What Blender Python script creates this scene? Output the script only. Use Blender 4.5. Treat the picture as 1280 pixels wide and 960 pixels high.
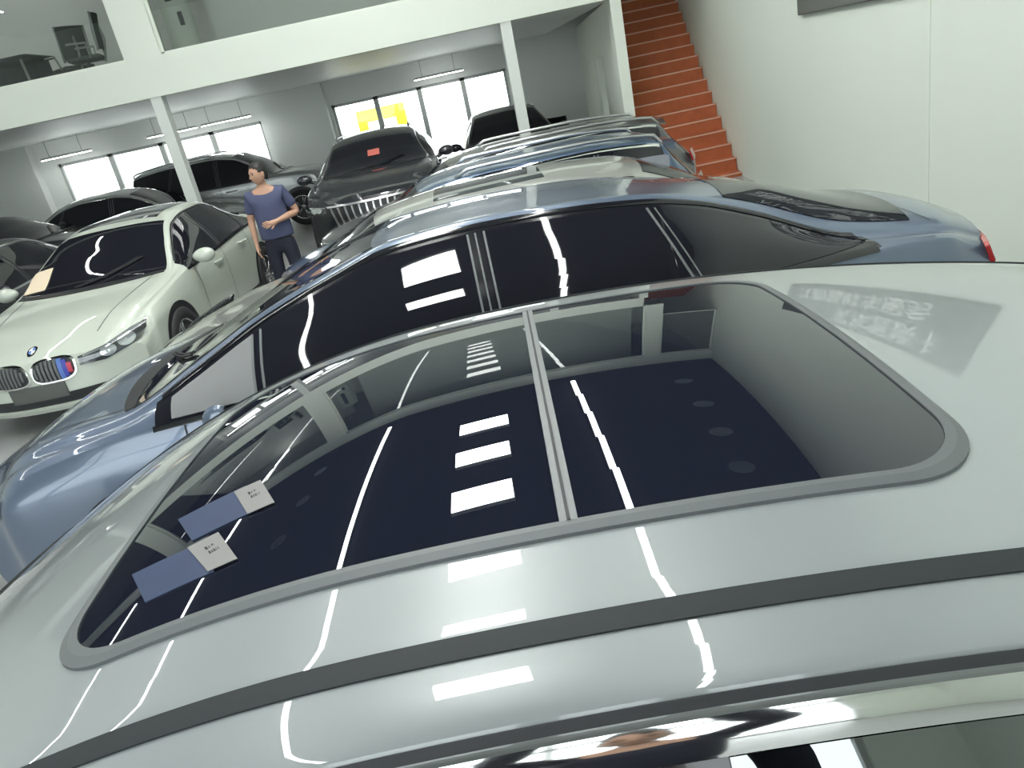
import bpy, bmesh, math, random
import numpy as np
from mathutils import Vector, Matrix
random.seed(4)
PI = math.pi
for o in list(bpy.data.objects):
    bpy.data.objects.remove(o, do_unlink=True)
SC = bpy.context.scene
COL = SC.collection

# ------------------------------------------------------------------ camera
CAM_H, CAM_F = 2.05, 940.0
PITCH, ROLL = math.radians(22.0), math.radians(12.2)
fwd = Vector((0, math.cos(PITCH), -math.sin(PITCH)))
r0 = Vector((1, 0, 0)); u0 = r0.cross(fwd)
right = r0*math.cos(ROLL) - u0*math.sin(ROLL)
up = u0*math.cos(ROLL) + r0*math.sin(ROLL)
cd = bpy.data.cameras.new('camera'); cam = bpy.data.objects.new('camera', cd); COL.objects.link(cam)
cam.matrix_world = Matrix(((right.x, up.x, -fwd.x, 0), (right.y, up.y, -fwd.y, 0), (right.z, up.z, -fwd.z, CAM_H), (0, 0, 0, 1)))
cd.sensor_width = 36.0; cd.lens = CAM_F*36.0/1280.0; cd.clip_start = 0.03; cd.clip_end = 300
SC.camera = cam

# ------------------------------------------------------------------ world and exposure
W = bpy.data.worlds.new('daylight'); SC.world = W; W.use_nodes = True
bg = W.node_tree.nodes['Background']; bg.inputs[0].default_value = (0.93, 0.97, 1.0, 1); bg.inputs[1].default_value = 5.0
vs = SC.view_settings
vs.view_transform = 'Standard'; vs.look = 'None'; vs.gamma = 1.0; vs.use_curve_mapping = False; vs.exposure = 0.06
SC.cycles.max_bounces = 8; SC.cycles.diffuse_bounces = 4; SC.cycles.glossy_bounces = 5
SC.cycles.transparent_max_bounces = 12; SC.cycles.sample_clamp_indirect = 6.0
SC.cycles.use_denoising = True
PANEL_E, STRIP_E = 44.0, 36.0

# ------------------------------------------------------------------ materials
MATS = {}
def mat(name, col, rough=0.5, metal=0.0, coat=0.0, emit=0.0, noise=0.0, nscale=20.0, bump=0.0, spec=0.5, ior=1.5, coat_rough=0.01, alpha=1.0, trans=0.0):
    if name in MATS: return MATS[name]
    m = bpy.data.materials.new(name); m.use_nodes = True
    nt = m.node_tree; b = nt.nodes['Principled BSDF']
    b.inputs['Base Color'].default_value = (*col, 1); b.inputs['Roughness'].default_value = rough
    b.inputs['Metallic'].default_value = metal; b.inputs['Coat Weight'].default_value = coat
    b.inputs['Coat Roughness'].default_value = coat_rough; b.inputs['IOR'].default_value = ior
    b.inputs['Specular IOR Level'].default_value = spec
    b.inputs['Transmission Weight'].default_value = trans
    if emit:
        b.inputs['Emission Color'].default_value = (*col, 1); b.inputs['Emission Strength'].default_value = emit
    if noise or bump:
        tc = nt.nodes.new('ShaderNodeTexCoord'); n = nt.nodes.new('ShaderNodeTexNoise')
        n.inputs['Scale'].default_value = nscale; n.inputs['Detail'].default_value = 4
        nt.links.new(tc.outputs['Object'], n.inputs['Vector'])
        if noise:
            mx = nt.nodes.new('ShaderNodeMix'); mx.data_type = 'RGBA'
            mx.inputs[6].default_value = (*[c*(1-noise) for c in col], 1); mx.inputs[7].default_value = (*[min(1, c*(1+noise)) for c in col], 1)
            nt.links.new(n.outputs['Fac'], mx.inputs[0]); nt.links.new(mx.outputs[2], b.inputs['Base Color'])
        if bump:
            bp = nt.nodes.new('ShaderNodeBump'); bp.inputs['Strength'].default_value = bump; bp.inputs['Distance'].default_value = 0.01
            nt.links.new(n.outputs['Fac'], bp.inputs['Height']); nt.links.new(bp.outputs['Normal'], b.inputs['Normal'])
    MATS[name] = m
    return m
def glass_mat(name, tint, fac_ior=1.5):
    m = bpy.data.materials.new(name); m.use_nodes = True; nt = m.node_tree
    for n in list(nt.nodes): nt.nodes.remove(n)
    out = nt.nodes.new('ShaderNodeOutputMaterial'); mx = nt.nodes.new('ShaderNodeMixShader')
    fr = nt.nodes.new('ShaderNodeFresnel'); fr.inputs[0].default_value = fac_ior
    tr = nt.nodes.new('ShaderNodeBsdfTransparent'); tr.inputs[0].default_value = (*tint, 1)
    gl = nt.nodes.new('ShaderNodeBsdfGlossy'); gl.inputs['Roughness'].default_value = 0.0; gl.inputs[0].default_value = (1, 1, 1, 1)
    nt.links.new(fr.outputs[0], mx.inputs[0]); nt.links.new(tr.outputs[0], mx.inputs[1]); nt.links.new(gl.outputs[0], mx.inputs[2])
    nt.links.new(mx.outputs[0], out.inputs[0]); MATS[name] = m
    return m
M_WALL = mat('white wall paint', (0.67, 0.725, 0.655), 0.75, noise=0.015, nscale=1.2)
M_GREYWALL = mat('grey wall paint', (0.80, 0.82, 0.80), 0.7, noise=0.02, nscale=1.0)
M_BEAM = mat('white beam paint', (0.71, 0.755, 0.685), 0.6, noise=0.015, nscale=1.0)
M_SOFFIT = mat('grey soffit panels', (0.78, 0.80, 0.79), 0.45, noise=0.06, nscale=1.5)
M_CEIL = mat('black ceiling paint', (0.006, 0.007, 0.012), 0.8, noise=0.1, nscale=6)
M_FLOOR = mat('grey polished floor tile', (0.38, 0.39, 0.39), 0.22, noise=0.06, nscale=2.5)
M_STAIR = mat('red brown stair wood', (0.42, 0.125, 0.055), 0.65, noise=0.22, nscale=6, spec=0.2)
M_NOSE = mat('pale stair nosing', (0.68, 0.40, 0.30), 0.4)
M_SIGN = mat('dark grey sign board', (0.055, 0.065, 0.06), 0.35, noise=0.05, nscale=3)
M_LETTER = mat('white sign letters', (0.85, 0.88, 0.86), 0.4)
M_PANEL = mat('lit panel diffuser', (0.97, 1.0, 0.96), 0.5, emit=PANEL_E)
M_STRIP = mat('lit strip diffuser', (0.97, 1.0, 0.96), 0.5, emit=STRIP_E)
M_LAMPBODY = mat('lamp housing', (0.55, 0.56, 0.56), 0.4)
M_DOWN = mat('downlight rim', (0.22, 0.25, 0.27), 0.4)
M_PANE = glass_mat('clear pane', (0.93, 0.95, 0.94), 1.45)
M_COATPANE = glass_mat('coated pane', (.86, .88, .87), 1.75)
M_FRAME = mat('grey window frame', (0.42, 0.44, 0.43), 0.45)
M_DARKFR = mat('dark grey metal', (0.10, 0.105, 0.11), 0.4)
M_BLACK = mat('black plastic', (0.016, 0.017, 0.02), 0.4)
M_GLOSSBLACK = mat('gloss black trim', (0.012, 0.013, 0.017), 0.12, coat=0.5)
M_TINT = mat('dark tinted car glass', (0.012, 0.013, 0.018), 0.02, coat=0.0, ior=1.55)
M_ROOFGLASS = mat('dark navy roof glass', (0.010, 0.012, 0.022), 0.0, coat=0.55, coat_rough=0.0, ior=1.55)
M_FILMGLASS = mat('reflective side glass', (.24, .255, .255), 0.0, metal=1.0)
M_CHROME = mat('bright chrome', (0.86, 0.86, 0.85), 0.06, metal=1.0)
M_SATIN = mat('satin aluminium', (0.62, 0.63, 0.64), 0.28, metal=1.0)
M_TYRE = mat('tyre rubber', (0.022, 0.022, 0.024), 0.75, bump=0.2, nscale=60)
M_RIM = mat('alloy rim', (0.55, 0.56, 0.58), 0.25, metal=0.9)
M_SEAL = mat('grey rubber seal', (0.115, 0.125, 0.13), 0.5)
M_SEALDARK = mat('dark grey roof molding', (0.030, 0.034, 0.037), 0.6, spec=0.2)
M_GAP = mat('dark panel gap', (0.02, 0.022, 0.026), 0.6)
M_LAMPDARK = mat('headlight housing', (0.08, 0.085, 0.09), 0.12, metal=0.5, coat=1.0)
M_LENS = mat('clear lamp lens', (0.62, 0.66, 0.68), 0.08, metal=0.7, coat=1.0)
M_RED = mat('red tail lamp', (0.42, 0.03, 0.03), 0.1, coat=1.0)
M_SKIN = mat('skin', (0.50, 0.29, 0.20), 0.55, noise=0.06, nscale=30)
M_HAIR = mat('black hair', (0.012, 0.011, 0.011), 0.55, bump=0.5, nscale=90)
M_SHIRT = mat('slate blue cotton', (0.066, 0.076, 0.145), 0.85, noise=0.08, nscale=14, bump=0.15)
M_TROUS = mat('dark navy trousers', (0.014, 0.016, 0.030), 0.8, noise=0.1, nscale=20)
M_SHOE = mat('black shoe', (0.014, 0.014, 0.015), 0.4)
M_EYE = mat('dark eye', (0.02, 0.015, 0.012), 0.2)
M_LIP = mat('lip', (0.36, 0.15, 0.13), 0.5)

def paint(name, col, metal=0.25, rough=0.32, coat=1.0):
    return mat(name, col, rough, metal, coat=coat, noise=0.015, nscale=400, coat_rough=0.006)

# ------------------------------------------------------------------ mesh helpers
class MB:
    def __init__(s): s.v = []; s.f = []
    def add(s, vs, fs):
        o = len(s.v); s.v += [tuple(map(float, p)) for p in vs]; s.f += [tuple(i+o for i in f) for f in fs]
    def box(s, x0, x1, y0, y1, z0, z1, bev=0.0):
        if bev <= 0:
            s.add([(x0, y0, z0), (x1, y0, z0), (x1, y1, z0), (x0, y1, z0), (x0, y0, z1), (x1, y0, z1), (x1, y1, z1), (x0, y1, z1)],
                  [(0, 3, 2, 1), (4, 5, 6, 7), (0, 1, 5, 4), (1, 2, 6, 5), (2, 3, 7, 6), (3, 0, 4, 7)])
        else:
            bm = bmesh.new(); bmesh.ops.create_cube(bm, size=1)
            for v in bm.verts: v.co = ((x0+x1)/2+v.co.x*(x1-x0), (y0+y1)/2+v.co.y*(y1-y0), (z0+z1)/2+v.co.z*(z1-z0))
            bmesh.ops.bevel(bm, geom=bm.edges[:], offset=bev, segments=2, affect='EDGES', profile=0.5)
            s.bm(bm)
    def bm(s, bm):
        bm.verts.index_update()
        s.add([v.co[:] for v in bm.verts], [[v.index for v in f.verts] for f in bm.faces]); bm.free()
    def prism(s, pts, z0, z1):          # polygon in xy (counter-clockwise)
        n = len(pts)
        s.add([(x, y, z0) for x, y in pts]+[(x, y, z1) for x, y in pts],
              [tuple(range(n-1, -1, -1)), tuple(range(n, 2*n))]+[(i, (i+1) % n, n+(i+1) % n, n+i) for i in range(n)])
    def tube(s, pts, r, n=10, cap=True):
        pts = [Vector(p) for p in pts]; rs = r if isinstance(r, (list, tuple)) else [r]*len(pts)
        rings = []; prev = None
        for i, p in enumerate(pts):
            d = (pts[min(i+1, len(pts)-1)]-pts[max(i-1, 0)]).normalized()
            a = prev if prev is not None else (Vector((0, 0, 1)) if abs(d.z) < .9 else Vector((1, 0, 0)))
            a = (a-d*a.dot(d)).normalized(); prev = a; b = d.cross(a)
            rings.append([p+(a*math.cos(2*PI*k/n)+b*math.sin(2*PI*k/n))*rs[i] for k in range(n)])
        vs = [q for rg in rings for q in rg]; fs = []
        for i in range(len(pts)-1):
            for k in range(n): fs.append((i*n+k, i*n+(k+1) % n, (i+1)*n+(k+1) % n, (i+1)*n+k))
        if cap: fs += [tuple(range(n-1, -1, -1)), tuple(range((len(pts)-1)*n, len(pts)*n))]
        s.add(vs, fs)
    def lathe(s, prof, n=32, axis='z', c=(0, 0, 0)):     # prof: list of (r, h)
        vs = []; fs = []
        for r, h in prof:
            for k in range(n):
                a = 2*PI*k/n; x, y = r*math.cos(a), r*math.sin(a)
                p = (x, y, h) if axis == 'z' else ((x, h, y) if axis == 'y' else (h, x, y))
                vs.append((p[0]+c[0], p[1]+c[1], p[2]+c[2]))
        m = len(prof)
        for i in range(m-1):
            for k in range(n): fs.append((i*n+k, i*n+(k+1) % n, (i+1)*n+(k+1) % n, (i+1)*n+k))
        s.add(vs, fs)
    def build(s, name, m, parent=None, smooth=False, fix=True):
        me = bpy.data.meshes.new(name); me.from_pydata(s.v, [], s.f)
        if fix:
            bm = bmesh.new(); bm.from_mesh(me); bmesh.ops.recalc_face_normals(bm, faces=bm.faces[:]); bm.to_mesh(me); bm.free()
        me.materials.append(m)
        if smooth: me.polygons.foreach_set('use_smooth', [True]*len(me.polygons))
        me.update()
        o = bpy.data.objects.new(name, me); COL.objects.link(o)
        if parent is not None: o.parent = parent
        return o
def tag(o, label=None, cat=None, group=None, kind=None):
    if label: o['label'] = label
    if cat: o['category'] = cat
    if group: o['group'] = group
    if kind: o['kind'] = kind
    return o
def struct(o): o['kind'] = 'structure'; return o
def thing(name, label, cat, loc=(0, 0, 0), rz=0.0, group=None):
    o = bpy.data.objects.new(name, None); COL.objects.link(o); o.location = loc; o.rotation_euler = (0, 0, rz)
    o.empty_display_size = 0.1
    return tag(o, label, cat, group)
def dup(root, loc, rz=None, label=None, group=None):
    r = root.copy(); COL.objects.link(r); r.location = loc
    if rz is not None: r.rotation_euler = (0, 0, rz)
    if label: r['label'] = label
    if group: r['group'] = group
    for ch in list(root.children):
        c = ch.copy(); COL.objects.link(c); c.parent = r
        for g in list(ch.children):
            d = g.copy(); COL.objects.link(d); d.parent = c
    return r
def text_mesh(name, body, size, ext, m, parent, matrix):
    cu = bpy.data.curves.new('lettering', 'FONT'); cu.body = body; cu.size = size; cu.extrude = ext; cu.align_x = 'CENTER'; cu.align_y = 'CENTER'
    tmp = bpy.data.objects.new('lettering', cu); COL.objects.link(tmp)
    dg = bpy.context.evaluated_depsgraph_get(); me = bpy.data.meshes.new_from_object(tmp.evaluated_get(dg))
    bpy.data.objects.remove(tmp, do_unlink=True); bpy.data.curves.remove(cu)
    me.materials.clear(); me.materials.append(m); me.transform(matrix)
    o = bpy.data.objects.new(name, me); COL.objects.link(o)
    if parent is not None: o.parent = parent
    return o

# ------------------------------------------------------------------ the room
SK = 0.1                                     # the depth walls run slightly to the right
def wr(y): return 4.05+SK*(y-11.5)           # inner face of the right wall
CZ = 6.3; YM = 12.0; YB = 20.3; YF = -4.6; XL = -13.5
b = MB(); b.box(XL-.3, 6.0, YF-.3, YB+.6, -.2, 0); struct(b.build('floor', M_FLOOR))
b = MB(); b.box(XL-.3, 6.0, YF-.3, YM+.15, CZ, CZ+.2); struct(b.build('ceiling', M_CEIL))
b = MB(); b.prism([(wr(YF), YF), (wr(YF)+.3, YF), (wr(YB)+.3, YB+.3), (wr(YB), YB+.3)], 0, CZ); struct(b.build('wall_right', M_WALL))
b = MB(); b.prism([(wr(5.66)-.02, 5.66), (wr(5.66)+.01, 5.66), (wr(5.70)+.01, 5.70), (wr(5.70)-.02, 5.70)], 0, 2.0); struct(b.build('trim_1', M_WALL))
b = MB(); b.box(XL-.25, XL, YF, YB+.3, 0, CZ); struct(b.build('wall_left', M_WALL))
# mezzanine slab, beam and columns
def wm_(y): return 2.55+SK*(y-12.0)          # face of the side wall under the mezzanine
b = MB(); b.box(XL, 2.64, YM, YM+.28, 2.745, 3.27); struct(b.build('mezzanine_beam', M_BEAM))
b = MB(); b.box(XL, 2.64, YM+.28, YB, 2.76, 3.0); struct(b.build('mezzanine_floor', M_SOFFIT))
b = MB(); b.box(XL, wr(YM), YM, YM+.3, 5.92, CZ); struct(b.build('trim_2', M_BEAM))
b = MB(); b.box(XL, wr(YB), YM+.15, YB, CZ, CZ+.2); struct(b.build('ceiling_upper', mat('upper ceiling grey', (.45, .46, .45), .8)))
for i, (x0, x1) in enumerate([(-9.6, -9.08), (-4.41, -3.89), (2.70, 3.02)]):
    b = MB(); b.box(x0, x1, YM+.02, YM+.3, 3.27, 5.92); struct(b.build('column', M_BEAM))
for x0, x1 in [(-9.5, -9.34), (-4.25, -4.09), (0.93, 1.09)]:
    b = MB(); b.box(x0, x1, YM+.02, YM+.22, 0, 2.76); struct(b.build('post', mat('post paint', (.66, .69, .66), .6)))
b = MB(); b.prism([(wm_(12), 12.), (wm_(12)+.16, 12.), (wm_(YB)+.16, YB), (wm_(YB), YB)], 0, 2.76); struct(b.build('wall_stair', M_BEAM))
# white pipes on the stair-side wall
for k, y in enumerate((14.4, 14.9)):
    b = MB(); b.box(wm_(y)-.10, wm_(y)+.01, y, y+.12, .6, 2.0); struct(b.build('trim_%d' % (3+k), M_BEAM))
# back wall with two window bays
ZT, ZS = 2.20, .35
WIN = [(-9.95, -4.75), (-2.95, 1.50)]
b = MB()
for x0, x1 in [(XL, WIN[0][0]), (WIN[0][1], WIN[1][0]), (WIN[1][1], wr(YB))]:
    b.box(x0, x1, YB, YB+.25, 0, CZ)
for x0, x1 in WIN:
    b.box(x0, x1, YB, YB+.25, ZT, CZ); b.box(x0, x1, YB, YB+.25, 0, ZS)
struct(b.build('wall_back', M_GREYWALL))
# projecting piers beside the bays
for x0, x1 in [(XL, -10.38), (-4.55, -3.03)]:
    b = MB(); b.box(x0, x1, YB-.30, YB+.01, 0, 2.76); struct(b.build('pier', M_GREYWALL))
for i, (x0, x1) in enumerate(WIN):
    fr = MB()
    n = 4
    fr.box(x0, x1, YB+.08, YB+.18, ZT-.07, ZT); fr.box(x0, x1, YB+.08, YB+.18, ZS, ZS+.07)
    xs = [x0+(x1-x0)*k/n for k in range(n+1)]
    for x in xs: fr.box(max(x0, x-.06), min(x1, x+.06), YB+.08, YB+.18, ZS, ZT)
    f = struct(fr.build('window_%d' % (i+1), M_FRAME))
    for k in range(n):
        p = MB(); p.box(xs[k]+.06, xs[k+1]-.06, YB+.12, YB+.128, ZS+.07, ZT-.07); p.build('pane', M_PANE, f)
# outside ground, pale facades
b = MB(); b.box(-60, 60, YB+.6, 70, -.25, -.05); struct(b.build('street_ground', mat('pale paving', (.62, .62, .60), .8, noise=.1, nscale=2)))
b = MB(); b.box(-60, 60, -70, YF-.3, -.25, -.05); struct(b.build('forecourt_ground', mat('pale paving', (.62, .62, .60), .8)))
# front of the hall: glazed shop front behind the camera
b = MB()
XG0, XG1 = -12.6, 1.72
b.box(XL, XG0, YF-.25, YF, 0, CZ); b.box(XG1, wr(YF)+.3, YF-.25, YF, 0, CZ); b.box(XG0, XG1, YF-.25, YF, 4.4, CZ)
struct(b.build('wall_front', mat('grey green shop wall', (.64, .70, .63), .6, noise=.03, nscale=2)))
fr = MB(); n = 6
xs = [XG0+(XG1-XG0)*k/n for k in range(n+1)]
for x in xs: fr.box(max(XG0, x-.05), min(XG1, x+.05), YF-.16, YF-.06, 0, 4.4)
for z in (0.0, 2.6, 4.3): fr.box(XG0, XG1, YF-.16, YF-.06, z, z+.1)
f = struct(fr.build('window_3', M_FRAME))
for k in range(n):
    for z0, z1 in ((.1, 2.6), (2.7, 4.3)):
        p = MB(); p.box(xs[k]+.05, xs[k+1]-.05, YF-.115, YF-.105, z0, z1); p.build('pane', M_PANE, f)
# raised letters on the shop wall beside the glazing
lt = text_mesh('wall_lettering', '洽谈区', .23, .03, M_LETTER, None,
          Matrix.Translation((2.10, YF+.03, 2.75)) @ Matrix.Rotation(PI, 4, 'Z') @ Matrix.Rotation(PI/2, 4, 'X'))
tag(lt, 'white raised characters on the grey green wall beside the shop front glazing', 'lettering')
# upper floor partition walls and glazing
b = MB(); b.box(-3.35, 2.64, 13.1, 13.22, 3.0, CZ); struct(b.build('wall_upper', mat('upper partition grey', (.78, .80, .77), .7, noise=.03, nscale=1)))
b = MB(); b.box(XL, -4.5, 15.6, 15.72, 3.0, CZ); struct(b.build('wall_office', mat('office wall grey', (.76, .77, .74), .7, noise=.03, nscale=1)))
for k, (x0, x1) in enumerate([(-13.4, -9.6), (-9.08, -4.41), (-3.89, 2.70), (3.02, wr(12)-.02)]):
    fr = MB(); z0 = 3.27 if k < 3 else 3.9
    for a, c in ((x0, x0+.035), (x1-.035, x1)): fr.box(a, c, YM+.1, YM+.16, z0, 5.92)
    fr.box(x0, x1, YM+.1, YM+.16, z0, z0+.035); fr.box(x0, x1, YM+.1, YM+.16, 5.885, 5.92)
    f = struct(fr.build('window_%d' % (4+k), M_BEAM)); p = MB(); p.box(x0+.035, x1-.035, YM+.126, YM+.134, z0+.035, 5.885); p.build('pane', M_COATPANE, f)

# ------------------------------------------------------------------ staircase
def stair_x(y): return wr(y)-.03
st = thing('staircase', 'red brown wooden staircase with pale nosings climbing along the white right wall', 'staircase', (0, 0, 0))
Y0, DY, Z0, DZ = 11.48, .2506, .2414, .1842
for i in range(-1, 18):
    y = Y0+i*DY; z = Z0+i*DZ
    if z < .02: continue
    xl = max(wm_(max(y, 12))+.17, 2.74)+.01
    if y < 12.0: xl = 2.72
    b = MB(); b.prism([(xl, y), (stair_x(y), y), (stair_x(y+DY), y+DY), (xl+SK*DY, y+DY)], max(0.0, z-DZ-.0), z)
    s_ = b.build('stair_step', M_STAIR, st)
    b = MB(); b.prism([(xl, y-.012), (stair_x(y), y-.012), (stair_x(y), y+.012), (xl, y+.012)], z-.016, z+.004)
    b.build('nosing_strip', M_NOSE, s_)
# sloping support under the flight
b = MB(); pr = []
ya, yb_ = Y0+2*DY, Y0+18*DY
b.add([(2.74, ya, 0), (stair_x(ya), ya, 0), (2.74, ya, Z0+1*DZ), (stair_x(ya), ya, Z0+1*DZ), (3.4, yb_, Z0+16*DZ), (stair_x(yb_), yb_, Z0+16*DZ), (3.4, yb_, 0), (stair_x(yb_), yb_, 0)],
      [(0, 1, 3, 2), (2, 3, 5, 4), (4, 5, 7, 6), (6, 7, 1, 0), (0, 2, 4, 6), (1, 7, 5, 3)])
b.build('flight_base', M_GREYWALL, st)

# ------------------------------------------------------------------ sign board on the right wall
sg = thing('wall_sign', 'large dark grey sign board with white characters high on right wall', 'sign', (0, 0, 0))
ang = math.atan(SK)
def wall_mat(y, z, out):       # a frame on the right wall: local x runs towards the viewer, local y up, local z out of the wall
    ex = Vector((-SK, -1, 0)).normalized(); ez = Vector((-1, SK, 0)).normalized(); ey = Vector((0, 0, 1))
    p = Vector((wr(y), y, z))+ez*out
    return Matrix(((ex.x, ey.x, ez.x, p.x), (ex.y, ey.y, ez.y, p.y), (ex.z, ey.z, ez.z, p.z), (0, 0, 0, 1)))
b = MB(); b.box(-2.09, 2.09, -.59, .59, 0, .06, bev=.01); o = b.build('board', M_SIGN, sg); o.data.transform(wall_mat(6.25, 2.60, 0.0))
text_mesh('lettering', '江西最好车服务', .44, .008, M_LETTER, sg, wall_mat(6.35, 2.34, .068))
text_mesh('lettering', '买车置换卡', .44, .008, M_LETTER, sg, wall_mat(5.55, 2.84, .068))

# ------------------------------------------------------------------ lamps
pl = thing('panel_light', 'white square panel light, nearest of the row over the grey roof', 'ceiling light', (0, 0, 0), group='panel lights down the middle of the hall')
b = MB(); b.box(-.43, .43, -.29, .29, -.085, 0, bev=.006); hs = b.build('housing', M_LAMPBODY, pl)
b = MB(); b.box(-.42, .42, -.28, .28, -.092, -.086); b.build('diffuser', M_PANEL, pl)
words = ['second', 'third', 'fourth', 'fifth', 'sixth', 'seventh', 'eighth', 'ninth', 'tenth', 'eleventh', 'twelfth']
ys = [.7, 2.2, 3.65, 5.15, 6.6, 8.05, 9.5]
for i, y in enumerate(ys):
    loc = (-.83+.03*(y-3.6), y, CZ)
    if i == 0: pl.location = loc
    elif y < YM: dup(pl, loc, label='white square panel light, %s of the row under the black ceiling' % words[i-1])
    else: dup(pl, loc, label='white square panel light over the mezzanine, %s behind the glazing' % (['first']+words)[i-7])
sl = thing('strip_light', 'long white strip light', 'ceiling light', (0, 0, 0), group='strip lights in lines under the black ceiling')
b = MB(); b.box(-.05, .05, -.60, .60, -.05, 0, bev=.005); b.build('housing', M_LAMPBODY, sl)
b = MB(); b.box(-.042, .042, -.595, .595, -.062, -.051); b.build('diffuser', M_STRIP, sl)
rows = [('right of the panels', 1.0, 1.1, -3.0), ('left of the panels', -2.95, -2.7, -3.0), ('over the aisle', -7.4, -6.9, -1.8), ('by the left wall', -11.2, -10.8, .6)]
first = True; used = {}
for nm, xa, xb, ys0 in rows:
    for k in range(12):
        y = ys0+.6+k*1.2
        if y > 11.3: continue
        x = xa+(xb-xa)*(y-3.6)/6.6
        lab = '%s strip light from the entrance in the ceiling line %s' % ((['first']+words)[k], nm)
        if first: sl.location = (x, y, CZ); sl['label'] = lab; sl.rotation_euler = (0, 0, -.04); first = False
        else: dup(sl, (x, y, CZ), -.04, lab)
for nm, x in (('near', -7.0), ('far left', -10.5), ('right', 1.3)):
    for k in range(4):
        y = 13.4+k*1.5
        if nm == 'right':
            if k: continue
            y = 12.72
        if nm == 'right' and y < 13.3: continue
        if 15.0 < y < 16.3: y = 16.5 if k == 1 else y
        dup(sl, (x+.06*k, y, CZ), -.04, 'upper floor strip light, %s line, %s from the glazing' % (nm, (['first']+words)[k]))
for i, (x0, x1, y) in enumerate([(-9.8, -8.8, 19.6), (-5.7, -5.0, 19.5), (-.6, .3, 19.6), (-7.2, -6.2, 19.6)]):
    o = dup(sl, ((x0+x1)/2, y, 2.40), PI/2, 'strip light hung at the back windows, %s from left' % ['first', 'third', 'last', 'second'][i], 'strip lights hung at the back windows')
    b = MB()
    for xx in (-.4, .4): b.box(xx-.004, xx+.004, -.004, .004, 0, .36)
    c = b.build('hanging_wire', M_DARKFR, o); c.rotation_euler = (0, 0, PI/2)
dl = thing('downlight', 'round unlit downlight', 'ceiling light', (0, 0, 0), group='unlit round downlights in the black ceiling')
b = MB(); b.lathe([(.0, -.012), (.10, -.012), (.14, -.018), (.17, -.006), (.17, 0)], 28); b.build('rim', M_DOWN, dl, True)
for i, (x, y) in enumerate([(2.62, 6.2), (2.75, 7.4), (2.9, 8.7), (3.0, 10.2), (-4.7, 8.1), (-4.5, 9.4), (-4.4, 10.7), (-4.9, 6.6)]):
    lab = 'round unlit downlight in black ceiling, %s of the %s line' % ((['first']+words)[i % 4], 'right' if i < 4 else 'left')
    if i == 0: dl.location = (x, y, CZ); dl['label'] = lab
    else: dup(dl, (x, y, CZ), None, lab)

# ------------------------------------------------------------------ car builder
def pchip(keys):
    k = sorted(keys); xs = np.array([a for a, _ in k], float); ys = np.array([c for _, c in k], float)
    h = np.diff(xs); d = np.diff(ys)/h; m = np.zeros_like(xs); n = len(xs)
    if n > 2:
        for i in range(1, n-1):
            if d[i-1]*d[i] > 0:
                w1 = 2*h[i]+h[i-1]; w2 = h[i]+2*h[i-1]; m[i] = (w1+w2)/(w1/d[i-1]+w2/d[i])
    m[0] = d[0]; m[-1] = d[-1]
    def f(x):
        x = min(max(x, xs[0]), xs[-1]); i = min(max(int(np.searchsorted(xs, x))-1, 0), n-2)
        t = (x-xs[i])/h[i]
        return float((2*t**3-3*t*t+1)*ys[i]+(t**3-2*t*t+t)*h[i]*m[i]+(-2*t**3+3*t*t)*ys[i+1]+(t**3-t*t)*h[i]*m[i+1])
    return f
def sstep(t): t = min(max(t, 0.), 1.); return t*t*(3-2*t)
def chaikin(P, n):
    P = np.array(P, float)
    for _ in range(n):
        a = P[:-1]*.75+P[1:]*.25; c = P[:-1]*.25+P[1:]*.75
        Q = np.empty((2*len(a), 2)); Q[0::2] = a; Q[1::2] = c
        P = np.vstack([P[:1], Q, P[-1:]])
    return P

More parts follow.
